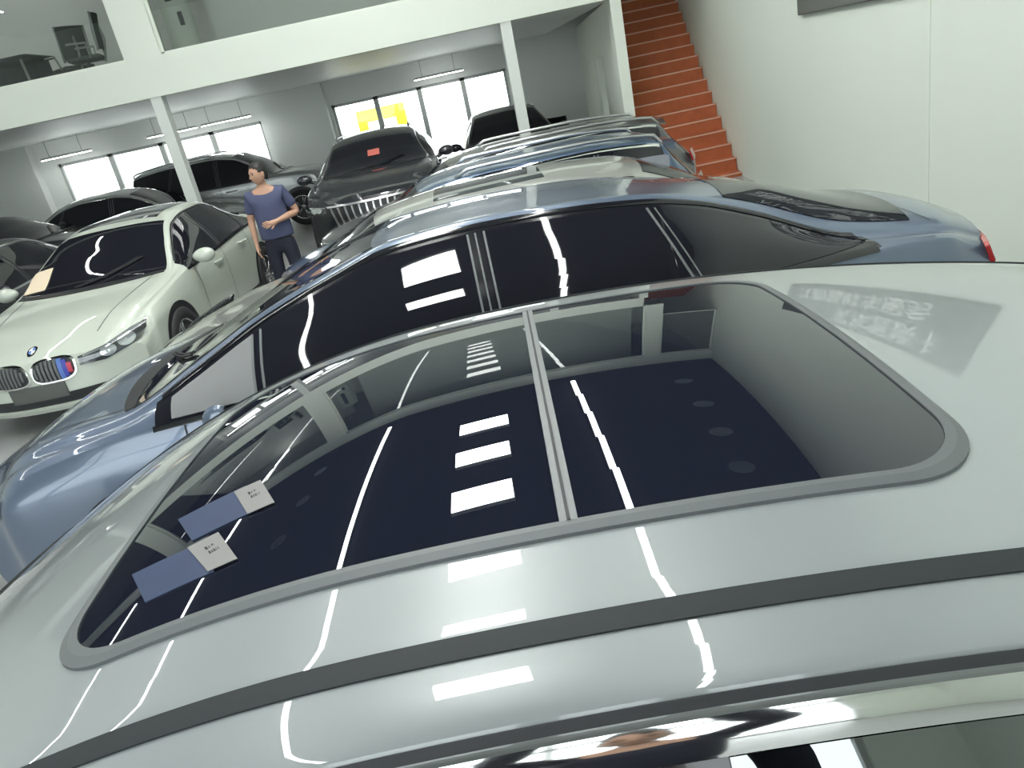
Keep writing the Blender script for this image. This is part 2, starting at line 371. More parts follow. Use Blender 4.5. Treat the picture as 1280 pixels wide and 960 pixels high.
class Body:
    """u runs towards the front, y to the side, z up."""
    def __init__(s, sp):
        s.sp = sp; s.f = {k: pchip(sp[k]) for k in ('zt', 'zb', 'ze', 'wb', 'we', 'wm')}
        s.uf, s.ur = sp['uf'], sp['ur']; s.zs = sp.get('zs', .2); s.cache = {}
        s.sf, s.sr = sp.get('sf', .42), sp.get('sr', .26); s.cap = sp.get('capfn')
    def section(s, u):
        key = round(u, 4)
        if key in s.cache: return s.cache[key]
        g = lambda k: s.f[k](u)
        zt, zb, ze, wb, we, wm = g('zt'), g('zb'), g('ze'), g('wb'), g('we'), g('wm')
        zs = s.zs; ze = min(ze, zt-.004); zb = min(zb, ze-.012); zm = min(.62, zb-.1)
        low = [(0, zs), (wm-.16, zs), (wm-.05, zs+.02), (wm-.015, zs+.12), (wm, zm), (wm-.004, (zm+zb)/2+.02), (wb, zb), (wb+(we-wb)*.09, zb+(ze-zb)*.16), (wb+(we-wb)*.36, (zb+ze)/2)]
        if s.cap:
            L = chaikin(low+[(we+.032, ze-.045), (we, ze)], 3)
            ys = np.linspace(we, 0, 46)[1:]
            P = np.vstack([L, [(y, s.cap(u, y)) for y in ys]])
        else:
            dz = zt-ze
            P = chaikin(low+[(we+.022, ze-.03), (we-.012, ze+.01), (we*.8, ze+.55*dz), (we*.45, ze+.90*dz), (we*.15, zt), (0, zt)], 3)
        im = int(np.argmin(np.abs(P[:, 1]-zm)+(P[:, 0] < wm*.6)*9)); ie = int(np.argmin(np.hypot(P[:, 0]-we, P[:, 1]-ze)))
        s.cache[key] = (P, im, ie); return s.cache[key]
    def D(s, u, y, z):
        a = (abs(y)/.92)**2.4
        tf = sstep((u-(s.uf-.85))/.85); tr = sstep(((s.ur+.7)-u)/.7)
        hf, hr = s.sp.get('noseroll', .22), s.sp.get('tailroll', .10)
        zr = s.sp.get('rollz', .55)
        du = -s.sf*a*tf*tf - hf*tf*tf*(max(0, z-zr)/.3)**2 - .10*tf*(max(0, .38-z)/.2)**2
        du += s.sr*a*tr*tr + hr*tr*tr*(max(0, z-.72)/.3)**2 + .12*tr*(max(0, .42-z)/.2)**2
        return (u+du, y, z)
    def S(s, u, z, side):
        P, im, ie = s.section(u); Q = P[:ie+1]
        k = int(np.argmax(Q[:, 1] > s.zs+.015))
        y = float(np.interp(z, Q[k:, 1], Q[k:, 0])); return s.D(u, side*y, z)
    def T(s, u, y):
        P, im, ie = s.section(u); Q = P[max(im, ie-6):][::-1]
        z = float(np.interp(abs(y), Q[:, 0], Q[:, 1])); return s.D(u, y, z)
    def F(s, y, z): return s.D(s.uf, y, z)
    def R(s, y, z): return s.D(s.ur, y, z)
    def mesh(s, stations, mcap=28):
        mb = MB(); rows = []
        for u in stations:
            P, _, _ = s.section(u); N = len(P)
            r = [s.D(u, -y, z) for y, z in P]+[s.D(u, y, z) for y, z in P[::-1][1:]]
            rows.append(r)
        n = len(rows[0]); fs = []
        for i in range(len(rows)-1):
            for j in range(n): fs.append((i*n+j, i*n+(j+1) % n, (i+1)*n+(j+1) % n, (i+1)*n+j))
        mb.add([p for r in rows for p in r], fs)
        for u in (stations[0], stations[-1]):
            P, _, _ = s.section(u); m = mcap; vs = []; fs = []
            for y, z in P:
                for k in range(m+1): vs.append(s.D(u, -y+2*y*k/m, z))
            for i in range(len(P)-1):
                for k in range(m): fs.append((i*(m+1)+k, i*(m+1)+k+1, (i+1)*(m+1)+k+1, (i+1)*(m+1)+k))
            mb.add(vs, fs)
        return mb

def surf(fn, ns, nt, off, outc, lo=-.012, skirt=True):
    """a patch lying on a surface fn(s,t), lifted by off along its normal, with an edge going back into it"""
    mb = MB(); e = 1e-3
    def pn(a, c):
        p = Vector(fn(a, c))
        da = Vector(fn(min(a+e, 1), c))-Vector(fn(max(a-e, 0), c)); dc = Vector(fn(a, min(c+e, 1)))-Vector(fn(a, max(c-e, 0)))
        nn = da.cross(dc)
        if nn.length < 1e-12: nn = p-outc
        nn.normalize()
        if nn.dot(p-outc) < 0: nn = -nn
        return p, nn
    g = [[pn(i/ns, j/nt) for j in range(nt+1)] for i in range(ns+1)]
    o = lambda q, h: q[0]+q[1]*h
    vs = [o(q, off) for r in g for q in r]; w = nt+1
    mb.add(vs, [(i*w+j, i*w+j+1, (i+1)*w+j+1, (i+1)*w+j) for i in range(ns) for j in range(nt)])
    if skirt:
        ring = [g[0][j] for j in range(nt+1)]+[g[i][nt] for i in range(1, ns+1)]+[g[ns][j] for j in range(nt-1, -1, -1)]+[g[i][0] for i in range(ns-1, 0, -1)]
        n = len(ring); mb.add([o(q, off) for q in ring]+[o(q, lo) for q in ring], [(i, (i+1) % n, n+(i+1) % n, n+i) for i in range(n)])
    return mb
def lerp(a, b, t): return a+(b-a)*t
def poly(pts):
    xs = [p[0] for p in pts]; ys = [p[1] for p in pts]
    return lambda x: float(np.interp(x, xs, ys))

def wheel_parts(B, car, uw, side, yw, r, spokes, rimm=M_RIM):
    c = (uw, side*yw, r)
    w = MB(); h = .21
    prof = [(r*.66, -h), (r*.93, -h), (r*.99, -h+.02), (r, -h+.05), (r, -.05), (r*.985, -.018), (r*.93, 0), (r*.70, .002), (r*.665, -.02)]
    w.lathe([(a, side*hh) for a, hh in prof], 40, 'y', c)
    tyre = w.build('wheel', M_TYRE, car, True)
    d = MB(); d.lathe([(r*.665, -side*.02), (r*.64, side*.0), (r*.60, -side*.03), (r*.58, -side*.16)], 40, 'y', c)
    for k in range(spokes):
        a = 2*PI*k/spokes
        for da in (-.13, .13):
            p0 = Vector((math.cos(a+da*.6)*r*.14, side*-.035, math.sin(a+da*.6)*r*.14)); p1 = Vector((math.cos(a+da)*r*.61, side*-.02, math.sin(a+da)*r*.61))
            d.tube([Vector(c)+p0, Vector(c)+p1], r*.035, 6)
    d.lathe([(0, -side*.02), (r*.13, -side*.02), (r*.17, -side*.05)], 24, 'y', c)
    d.build('rim', rimm, tyre, True)
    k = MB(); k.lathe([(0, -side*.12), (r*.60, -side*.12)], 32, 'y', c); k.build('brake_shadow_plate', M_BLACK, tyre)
    return tyre

def build_car(root, sp, pm, opt):
    """adds all the parts of one car below the Empty root (local x = front)"""
    B = Body(sp); uf, ur = B.uf, B.ur; cen = Vector(((uf+ur)/2, 0, .6))
    n = opt.get('stations', 70); st = sorted(set([ur+.6*(k/12)**1.4 for k in range(13)]+[uf-.7*(k/14)**1.4 for k in range(15)]+list(np.linspace(ur+.6, uf-.7, n))+opt.get('extra', [])))
    body = B.mesh(st).build('body', pm, root, True)
    def put(name, fn, ns, nt, off, m, parent=root, **kw): return surf(fn, ns, nt, off, cen, **kw).build(name, m, parent, True)
    ucowl, uhead, urear, urb = opt['cowl'], opt['header'], opt['rear_top'], opt['rear_base']
    # windscreen and rear window
    def ws(u0, u1, inset, bow=.12):
        def fn(a, t):
            k = 2*t-1; u = lerp(u0, u1, a); u = u + bow*(1-k*k)*(1 if u0 > u1 else -1)*(1-a)*.9+bow*.35*(1-k*k)*a*(1 if u0 > u1 else -1)
            w = B.f['we'](u)-inset; return B.T(u, k*w)
        return fn
    put('windscreen', ws(ucowl, uhead, .045), 24, 20, .005, opt.get('glass', M_TINT))
    put('rear_window', ws(urb, urear, .06), 20, 16, .005, opt.get('glass', M_TINT))
    if opt.get('cowl_panel', True):
        def cw(a, t):
            k = 2*t-1; u = ucowl+.12*(1-k*k)*.9+lerp(-.01, .10, a)*(1-.55*k*k); w = B.f['we'](u)-.05; return B.T(u, k*w)
        cp = put('cowl', cw, 6, 22, .007, M_BLACK)
        for sgn in (-1, 1):
            wpr = MB(); pts = [Vector(B.T(ucowl+.10-.10*k/8-.22*(k/8), sgn*.02+.55*(k/8)*1.0-.10))+Vector((0, 0, .022)) for k in range(9)]
            wpr.tube(pts, .008, 6); wpr.build('wiper', M_BLACK, cp)
    # side windows, pillars, seams, handles, mirrors, wheels
    ua, ub, uc, ud = opt['a_tip'], opt['b_pillar'], opt['c_pillar'], opt['d_tip']
    sill = lambda u: B.f['zb'](u)+.025
    def zhi(u): return B.f['ze'](u)-opt.get('rail', .035)
    def dlo(u0, u1, lo=0.0, hi=0.0):
        def fn(a, t):
            u = lerp(u0, u1, a); z0 = sill(u)+lo; z1 = max(zhi(u)-hi, z0+.004); return B.S(u, lerp(z0, z1, t), SD)
        return fn
    gh = opt.get('glass_hi', .012)
    for SD in (1, -1):
        fw = put('side_window_trim', dlo(ua+.05, ud-.05, -.018, -.010), 60, 10, .003, M_GLOSSBLACK)
        put('front_side_window', dlo(ua, ub+.03, 0, gh), 26, 10, .006, opt.get('side_glass', M_TINT))
        put('rear_side_window', dlo(ub-.03, uc+.018, 0, gh), 26, 10, .006, opt.get('side_glass', M_TINT))
        put('quarter_window', dlo(uc-.018, ud, 0, gh), 16, 10, .006, opt.get('side_glass', M_TINT))
        tm = opt.get('trim', M_CHROME)
        if tm:
            put('belt_trim', lambda a, t: B.S(lerp(ua+.06, ud-.03, a), sill(lerp(ua+.06, ud-.03, a))-lerp(.012, .034, t), SD), 40, 2, .008, tm)
            tw = opt.get('trim_w', .018)
            bl_ = opt.get('trim_bulge', .003); tt_ = opt.get('trim_tilt', 0)
            put('window_top_trim', lambda a, t: tuple(Vector(B.S(lerp(ua+.02, ud-.02, a), zhi(lerp(ua+.02, ud-.02, a))+lerp(.006, .006+tw, t), SD))+Vector((0, SD*(.8*bl_*(1-(2*t-1)**2)+tt_*t), .6*bl_*(1-(2*t-1)**2)))), 60, 6, opt.get('trim_off', .008), tm)
            if opt.get('top_gap'):
                put('window_top_gap', lambda a, t: B.S(lerp(ua+.02, ud-.02, a), zhi(lerp(ua+.02, ud-.02, a))+lerp(.005+tw, .005+tw+opt['top_gap'], t), SD), 60, 2, .003, M_GAP)
        for us, wd in ((ub+.036, .005), (ub, .004), (ub-.040, .005), (uc+.03, .006), (uc-.006, .004)):
            put('pillar_edge', lambda a, t: B.S(us+lerp(-wd, wd, t)-(.12*(1-a) if us < ub-.1 else 0), lerp(sill(us), zhi(us)-.014, a), SD), 16, 1, .0085, M_SEAL, skirt=False)
        zlow = .34
        for us, lean in ((ub, 0), (ua-.08, 0), (uc+.02, .0)):
            put('door_seam', lambda a, t: B.S(us+lerp(-.004, .004, t), lerp(zlow if us != uc+.02 else .72, sill(us)-.03, a), SD), 20, 1, .002, M_GAP, skirt=False)
        for us in (ub+.22, uc+.25):
            h = MB(); zz = sill(us)-.13
            pts = [Vector(B.S(us+d, zz, SD))+Vector((0, SD*o, 0)) for d, o in ((-.11, -.004), (-.085, .03), (0, .038), (.085, .03), (.11, -.004))]
            h.tube(pts, .013, 8); h.build('door_handle', opt.get('handle', pm), root, True)
        # mirror
        mo_, mw_ = (-.005, .040) if opt.get('folded') else (opt.get('mirror_out', .145), .115*opt.get('mirror_out', .145)/.145)
        um = opt.get('mirror_u', ua-.10); p = Vector(B.S(um, sill(um)-.02-opt.get('mirror_dz', 0), SD)); m = MB()
        hw = MB(); bm = bmesh.new(); bmesh.ops.create_uvsphere(bm, u_segments=20, v_segments=12, radius=1)
        for v in bm.verts:
            x, y, z = v.co; x = max(x, -.45) if x < 0 else x
            v.co = (p.x+.02+x*.075, p.y+SD*mo_+y*mw_, p.z+.075+z*.072*(1+.15*y*SD))
        hw.bm(bm); mo = hw.build('mirror', opt.get('mirror', pm), root, True)
        m.tube([p+Vector((0, -SD*.02, 0)), p+Vector((.0, SD*mo_*.5, .035))], [.03, .024], 8); m.build('mirror_stalk', M_BLACK, mo)
        gl = MB(); c = Vector((p.x-.016, p.y+SD*mo_, p.z+.075)); gl.lathe([(0, 0), (.001, 0)], 20, 'x'); gl = MB()
        vs = [c+Vector((0, mw_*.82*math.cos(k*PI/12), .056*math.sin(k*PI/12))) for k in range(24)]; gl.add(vs+[v+Vector((-.004, 0, 0)) for v in vs], [tuple(range(24)), tuple(range(47, 23, -1))]+[(k, (k+1) % 24, 24+(k+1) % 24, 24+k) for k in range(24)])
        gl.build('mirror_glass', M_CHROME, mo)
        # wheels in dark arches
        for uw in opt['wheels']:
            r = opt.get('wr', .335); ra = r+.055
            def arch(a, t):
                an = 2*PI*t; z = max(r+math.sin(an)*ra*a, B.zs+.03); return B.S(uw+math.cos(an)*ra*a, z, SD)
            put('wheel_arch', arch, 8, 44, .004, M_BLACK, skirt=False)
            yw = abs(B.S(uw, r, SD)[1])+.036
            wheel_parts(B, root, uw, SD, yw, r, opt.get('spokes', 5))
        # side skirt
        put('side_skirt', lambda a, t: B.S(lerp(opt['wheels'][0]-.42, opt['wheels'][1]+.42, a), lerp(B.zs+.03, B.zs+.10, t), SD), 30, 3, .006, M_BLACK)
    # bonnet and boot seams
    uh = opt.get('hood_front', uf-.16)
    for SD in (1, -1):
        put('bonnet_seam', lambda a, t: B.T(lerp(ucowl+.02, uh, a), SD*(lerp(opt.get('hood_w0', .70), opt.get('hood_w1', .52), a)+lerp(-.004, .004, t))), 30, 1, .0025, M_GAP, skirt=False)
    if opt.get('boot', True):
        put('boot_seam', lambda a, t: B.T(urb-.02+lerp(-.004, .004, t)-.10*(abs(2*a-1))**2, (2*a-1)*(B.f['we'](urb)-.03)), 30, 1, .0025, M_GAP, skirt=False)
    for ur_, nm in ((uhead-.02, 'roof_seam'),):
        pass
    # lamps
    if 'headlamp' in opt:
        for SD in (1, -1):
            y0, y1, lo, hi = opt['headlamp']
            lo_, hi_ = poly(lo), poly(hi)
            hl = put('headlight', lambda a, t: B.F(SD*lerp(y0, y1, a), lerp(lo_(a), hi_(a), t)), 26, 8, .008, M_LAMPDARK)
            for cy in (.45, .72):
                def lens(a, t):
                    an = 2*PI*t; yy = lerp(y0, y1, cy); zz = (lo_(cy)+hi_(cy))/2; rr = (hi_(cy)-lo_(cy))*.40
                    return B.F(SD*(yy+math.cos(an)*rr*a*1.25), zz+math.sin(an)*rr*a)
                put('lamp_lens', lens, 4, 24, .014, M_LENS, hl)
            put('daytime_light_bar', lambda a, t: B.F(SD*lerp(y0, y1, lerp(.08, .95, a)), lerp(lo_(lerp(.08, .95, a)), hi_(lerp(.08, .95, a)), lerp(.80, .97, t))), 22, 2, .013, M_LENS, hl)
    if 'tail' in opt:
        y0, y1, z0, z1 = opt['tail']
        for SD in (1, -1):
            tl = put('tail_light', lambda a, t: B.R(SD*lerp(y0, y1, a), lerp(z0, z1, t)), 20, 6, .008, M_RED)
            put('tail_light_bar', lambda a, t: B.R(SD*lerp(y0+.03, y1-.02, a), lerp(lerp(z0, z1, .2), lerp(z0, z1, .35), t)), 20, 2, .012, M_LENS, tl)
    if 'grille' in opt:
        y1, z0, z1, nsl = opt['grille']
        gr = put('grille', lambda a, t: B.F(lerp(-y1, y1, a)*lerp(.82, 1, t), lerp(z0, z1, t)), 30, 6, .008, M_BLACK)
        for k in range(nsl):
            c = lerp(-y1*.92, y1*.92, k/(nsl-1))
            put('grille_slat', lambda a, t: B.F(c*lerp(.84, 1, t)+lerp(-.011, .011, a), lerp(z0+.015, z1-.012, t)), 2, 6, .022, opt.get('slat', M_SATIN), gr)
        put('grille_rim', lambda a, t: B.F(lerp(-y1, y1, a), lerp(z1-.004, z1+.018, t)), 30, 2, .016, opt.get('slat', M_SATIN), gr)
    if 'intake' in opt:
        y1, z0, z1 = opt['intake']
        put('lower_intake', lambda a, t: B.F(lerp(-y1, y1, a), lerp(z0, z1, t)), 30, 4, .006, M_BLACK)
    if opt.get('plate', False):
        put('number_plate_mount', lambda a, t: B.F(lerp(-.24, .24, a), lerp(opt['plate'], opt['plate']+.13, t)), 12, 4, .016, opt.get('plate_mat', M_BLACK))
    # roof fittings
    if opt.get('rails'):
        for SD in (1, -1):
            rl = MB(); us = np.linspace(uhead-.35, urear+.05, 18)
            pts = [Vector(B.T(u, SD*(B.f['we'](u)-.055)))+Vector((0, 0, .0 if i in (0, 17) else .045)) for i, u in enumerate(us)]
            rl.tube(pts, .018, 8); rl.build('roof_rail', opt.get('rail_mat', M_SATIN), root, True)
    if opt.get('fin'):
        u0 = opt['fin']; p = Vector(B.T(u0, 0)); fm = MB(); L = .24
        vs = []; 
        for k in range(11):
            t = k/10; hgt = .088*min(1, t*1.12)**.85; wd = .030*(.25+.75*t)
            x = p.x+.10-L*t; base = B.T(x, 0)[2]-.006
            vs += [(x, -wd, base), (x-.01*t, -wd*.35, base+hgt), (x-.01*t, wd*.35, base+hgt), (x, wd, base)]
        fs = [(4*i+a, 4*i+a+1, 4*i+a+5, 4*i+a+4) for i in range(10) for a in range(3)]+[(0, 1, 2, 3), (40, 43, 42, 41)]
        fm.add(vs, fs); fm.build('shark_fin_antenna', opt.get('fin_mat', pm), root)
    if opt.get('roofpanel'):
        u0, u1, w = opt['roofpanel']
        def rp(a, t):
            k = 2*t-1; return B.T(lerp(u0, u1, a), k*w)
        put('roof_glass', rp, 30, 20, .004, M_ROOFGLASS)
    if opt.get('spoiler'):
        us, wsp, dz = opt['spoiler']; s_ = MB()
        for t_ in (0,):
            vs = []; 
            for k in range(17):
                y = lerp(-wsp, wsp, k/16); p = Vector(B.T(us, y)); a = abs(2*k/16-1)
                vs += [p+Vector((.06, 0, -.004)), p+Vector((-.17+.06*a*a, 0, dz)), p+Vector((-.18+.06*a*a, 0, dz-.025)), p+Vector((-.04, 0, -.03))]
            fs = [(4*i+a, 4*i+(a+1) % 4, 4*i+4+(a+1) % 4, 4*i+4+a) for i in range(16) for a in range(4)]+[(0, 1, 2, 3), (64, 67, 66, 65)]
        s_.add(vs, fs); s_.build('spoiler', opt.get('spoiler_mat', pm), root)
    return B, put

def sedan_spec(L=4.85, Hs=1.46, wid=.92, **k):
    h = Hs-1.46; f = L/4.85
    g = lambda pts, dz=0.0: [(u*f, z+dz) for u, z in pts]
    sp = dict(uf=2.42*f, ur=-2.42*f,
      zt=[(2.42*f, .66), (2.30*f, .74), (2.05*f, .82), (1.5*f, .92), (.98*f, 1.0)]+g([(.55, 1.22), (.15, 1.40), (-.25, 1.455), (-.7, 1.46), (-1.1, 1.42), (-1.5, 1.27), (-1.82, 1.10), (-2.2, 1.06), (-2.36, 1.02), (-2.42, .96)], h),
      ze=[(2.42*f, .63), (2.30*f, .71), (2.05*f, .79), (1.5*f, .89), (.98*f, .965)]+g([(.55, 1.17), (.15, 1.34), (-.25, 1.395), (-.7, 1.395), (-1.1, 1.34), (-1.5, 1.18), (-1.82, 1.04), (-2.2, 1.02), (-2.36, .98), (-2.42, .92)], h),
      zb=[(2.42*f, .60), (2.05*f, .74), (1.5*f, .84), (.98*f, .91), (0, .94), (-1.2*f, .98), (-1.9*f, .98), (-2.42*f, .88)],
      wb=[(2.42*f, wid-.14), (2.0*f, wid-.07), (1.2*f, wid-.03), (0, wid-.03), (-1.5*f, wid-.05), (-2.1*f, wid-.10), (-2.42*f, wid-.16)],
      we=[(2.42*f, .62), (2.0*f, .72), (1.2*f, .80), (.98*f, .79), (.55, .69), (.15, .60), (-.4, .585), (-1.1, .56), (-1.5, .60), (-1.82*f, .66), (-2.1*f, .70), (-2.42*f, .66)],
      wm=[(2.42*f, wid-.08), (2.0*f, wid-.02), (1.2*f, wid), (-1.4*f, wid), (-2.1*f, wid-.03), (-2.42*f, wid-.08)])
    sp.update(k); return sp
def sedan_opt(f=1.0, **k):
    o = dict(cowl=.98*f, header=.17, rear_top=-1.20, rear_base=-1.80*f, a_tip=.78*f, b_pillar=-.15, c_pillar=-1.05, d_tip=-1.62, wheels=(1.42*f, -1.42*f),
             headlamp=(.42, .83, [(0, .60), (.5, .59), (1, .66)], [(0, .655), (.5, .70), (1, .76)]), tail=(.40, .82, .78, .92), intake=(.55, .27, .36), grille=(.34, .44, .62, 9), plate=.42)
    o.update(k); return o
def suv_spec(L=4.75, Hs=1.72, wid=.94, **k):
    f = L/4.75; h = Hs-1.72
    g = lambda pts, dz=0.0: [(u*f, z+dz) for u, z in pts]
    sp = dict(uf=2.37*f, ur=-2.37*f, zs=.26, rollz=.78,
      zt=[(2.37*f, .92), (2.28*f, .98), (2.0*f, 1.04), (1.5*f, 1.10), (1.0*f, 1.16)]+g([(.55, 1.46), (.22, 1.64), (-.3, 1.715), (-1.0, 1.72), (-1.7, 1.66), (-2.02, 1.58), (-2.2, 1.30), (-2.32, 1.06), (-2.37, .98)], h),
      ze=[(2.37*f, .88), (2.28*f, .94), (2.0*f, 1.00), (1.5*f, 1.07), (1.0*f, 1.12)]+g([(.55, 1.40), (.22, 1.57), (-.3, 1.645), (-1.0, 1.645), (-1.7, 1.59), (-2.02, 1.50), (-2.2, 1.24), (-2.32, 1.03), (-2.37, .95)], h),
      zb=[(2.37*f, .82), (2.0*f, .95), (1.5*f, 1.02), (1.0*f, 1.06), (0, 1.08), (-1.4*f, 1.12), (-2.1*f, 1.12), (-2.37*f, .92)],
      wb=[(2.37*f, wid-.12), (2.0*f, wid-.05), (1.2*f, wid-.02), (-1.5*f, wid-.03), (-2.1*f, wid-.07), (-2.37*f, wid-.10)],
      we=[(2.37*f, .66), (2.0*f, .76), (1.2*f, .83), (1.0*f, .81), (.55, .72), (.22, .65), (-.4, .63), (-1.7, .61), (-2.05*f, .62), (-2.37*f, .70)],
      wm=[(2.37*f, wid-.06), (2.0*f, wid-.01), (1.2*f, wid), (-1.5*f, wid), (-2.37*f, wid-.06)])
    sp.update(k); return sp
def zscaled(sp, k):
    for q in ('zt', 'ze', 'zb'): sp[q] = [(u, z*k) for u, z in sp[q]]
    sp['zs'] = .2; sp['rollz'] = .80 if k > 1 else .62; return sp
def suv_opt(f=1.0, **k):
    o = dict(cowl=1.0*f, header=.24, rear_top=-2.02*f, rear_base=-2.30*f, a_tip=.80*f, b_pillar=-.12, c_pillar=-1.05, d_tip=-1.85*f, wheels=(1.42*f, -1.40*f), wr=.37,
             headlamp=(.50, .86, [(0, .78), (1, .80)], [(0, .86), (1, .91)]), tail=(.48, .86, .92, 1.06), intake=(.6, .36, .46), grille=(.46, .54, .86, 11), plate=.46, boot=False, rails=True)
    o.update(k); return o

# ------------------------------------------------------------------ nearest car: silver grey, two-panel glass roof
def zc0(u):
    d = (.105 if u > 0 else .097)*u*u
    if u > .2: d += .17*(u-.2)**2
    return 1.574-d
def zc(u):
    if u > 1.9: return hoodz(u)
    if u > 1.15: return zc0(1.15)-(u-1.15)*.56
    if u < -1.45: return zc0(-1.45)+(u+1.45)*.42
    return zc0(u)
hoodz = pchip([(1.9, zc0(1.15)-.75*.56), (2.15, .74), (2.6, .66), (2.78, .56)])
def crown(y): y = abs(y); return .12*y*y+(2.0*(y-.55)**2 if y > .55 else 0)
fs_ = dict(uf=2.78, ur=-2.15, sf=.4, zt=[(u, zc(u)) for u in np.linspace(-2.15, 2.78, 60)],
    we=[(2.78, .60), (2.2, .72), (1.9, .76), (1.4, .70), (1.0, .665), (-1.2, .655), (-1.7, .66), (-2.15, .68)],
    wb=[(2.78, .78), (2.0, .88), (1.0, .90), (-1.4, .90), (-2.15, .80)], wm=[(2.78, .82), (2.0, .93), (1.0, .94), (-1.4, .94), (-2.15, .86)],
    zb=[(2.78, .48), (2.2, .60), (1.9, .72), (1.2, .93), (0, .97), (-1.4, 1.0), (-2.15, .92)])
wef = pchip(fs_['we'])
fs_['ze'] = [(u, zc(u)-crown(wef(u))) for u in np.linspace(-2.15, 2.78, 60)]
fs_['capfn'] = lambda u, y: zc(u)-crown(y)*(1 if u < 1.5 else max(.35, 1-(u-1.5)*1.2))
PM_GREY = paint('silver grey car paint', (0.265, 0.29, 0.297), 0.05, 0.30)
FGYAW = math.radians(2.4)
fg = thing('car', 'silver grey car in the foreground with long two-panel dark glass roof', 'car', (0.02, 1.19, 0), PI-FGYAW, 'cars parked side by side across the hall')
_T = Body.T
def T_smooth(s, u, y):
    if s.cap and abs(y) <= s.f['we'](u): return s.D(u, y, s.cap(u, y))
    return _T(s, u, y)
Body.T = T_smooth
fo = dict(cowl=1.84, header=1.22, rear_top=-1.50, rear_base=-1.98, a_tip=1.45, b_pillar=-.10, c_pillar=-1.0, d_tip=-1.6, wheels=(1.62, -1.30),
          extra=list(np.linspace(-1.5, 1.5, 170)), headlamp=(.42, .84, [(0, .56), (1, .62)], [(0, .62), (1, .72)]), tail=(.42, .82, .80, .92), intake=(.55, .27, .36),
          grille=(.34, .42, .58, 9), plate=.40, trim_w=.034, trim_off=.006, trim_bulge=.002, trim_tilt=.011, top_gap=.009, rail=.052, glass_hi=-.003, side_glass=M_FILMGLASS, boot=False)
B, put = build_car(fg, fs_, PM_GREY, fo)
SU0, SU1, SHW, SR = -.525, .655, .437, .11
def rrect(u0, u1, hw, r, ug0=None, ug1=None):
    """rounded rectangle as a ruled patch; ug0/ug1 crop it to one panel"""
    def fn(a, t):
        y = -hw*math.cos(PI*t); e = max(0, abs(y)-(hw-r)); ins = r-math.sqrt(max(0, r*r-e*e))
        a0, a1 = u0+ins, u1-ins
        if ug0 is not None: a0 = max(a0, ug0)
        if ug1 is not None: a1 = min(a1, ug1)
        return B.T(lerp(a0, a1, a), y)
    return fn
gf = put('sunroof_front_panel', rrect(SU0, SU1, SHW, SR, ug0=-.018), 60, 60, .006, M_ROOFGLASS)
gr_ = put('sunroof_rear_panel', rrect(SU0, SU1, SHW, SR, ug1=-.040), 60, 60, .006, M_ROOFGLASS)
def rr_pts(u0, u1, hw, r, n=14):
    out = []
    for cx, cy, a0 in ((u1-r, hw-r, 0), (u0+r, hw-r, PI/2), (u0+r, -hw+r, PI), (u1-r, -hw+r, 1.5*PI)):
        for k in range(n+1): a = a0+PI/2*k/n; out.append((cx+r*math.cos(a), cy+r*math.sin(a)))
    # refine the straight runs
    res = []
    for i, p in enumerate(out):
        q = out[(i+1) % len(out)]; res.append(p); L = math.hypot(q[0]-p[0], q[1]-p[1]); m = int(L/.03)
        for k in range(1, m): res.append((lerp(p[0], q[0], k/m), lerp(p[1], q[1], k/m)))
    return res
def ring(name, a_in, a_out, h_in, h_mid, h_out, m, parent):
    n_ = 0; pi_ = rr_pts(*a_in); mb = MB(); rows = []
    (u0, u1, hw, r), (v0, v1, vw, vr) = a_in, a_out
    cu = (u0+u1)/2
    po = []
    for (pu, py) in pi_:
        su = (v1-v0)/(u1-u0); sy = vw/hw; po.append(((v0+v1)/2+(pu-cu)*su, py*sy))
    for f_, h in ((0, -.004), (0, h_in), (.5, h_mid), (1, h_out), (1, -.004)):
        rows.append([Vector(B.T(lerp(a[0], c[0], f_), lerp(a[1], c[1], f_)))+Vector((0, 0, h)) for a, c in zip(pi_, po)])
    n = len(pi_); mb.add([p for r_ in rows for p in r_], [(i*n+j, i*n+(j+1) % n, (i+1)*n+(j+1) % n, (i+1)*n+j) for i in range(4) for j in range(n)])
    return mb.build(name, m, parent)
ring('sunroof_seal', (SU0+.006, SU1-.006, SHW-.006, SR), (SU0-.014, SU1+.014, SHW+.014, SR), .0085, .0095, .005, M_SEAL, fg)
put('sunroof_divider', lambda a, t: B.T(lerp(-.0405, -.0185, t), lerp(-SHW+.004, SHW-.004, a)), 40, 2, .0085, mat('divider trim', (.16, .17, .175), .4), fg)
put('sunroof_divider_groove', lambda a, t: B.T(lerp(-.0315, -.0275, t), lerp(-SHW+.006, SHW-.006, a)), 40, 1, .0100, M_GAP, fg, skirt=False)
for SD in (1, -1):
    put('roof_molding', lambda a, t: B.T(lerp(1.22, -1.5, a), SD*(lerp(.568, .594, t)-.03*max(0, lerp(1.22, -1.5, a)-.9))), 90, 3, .003, M_SEALDARK, fg)
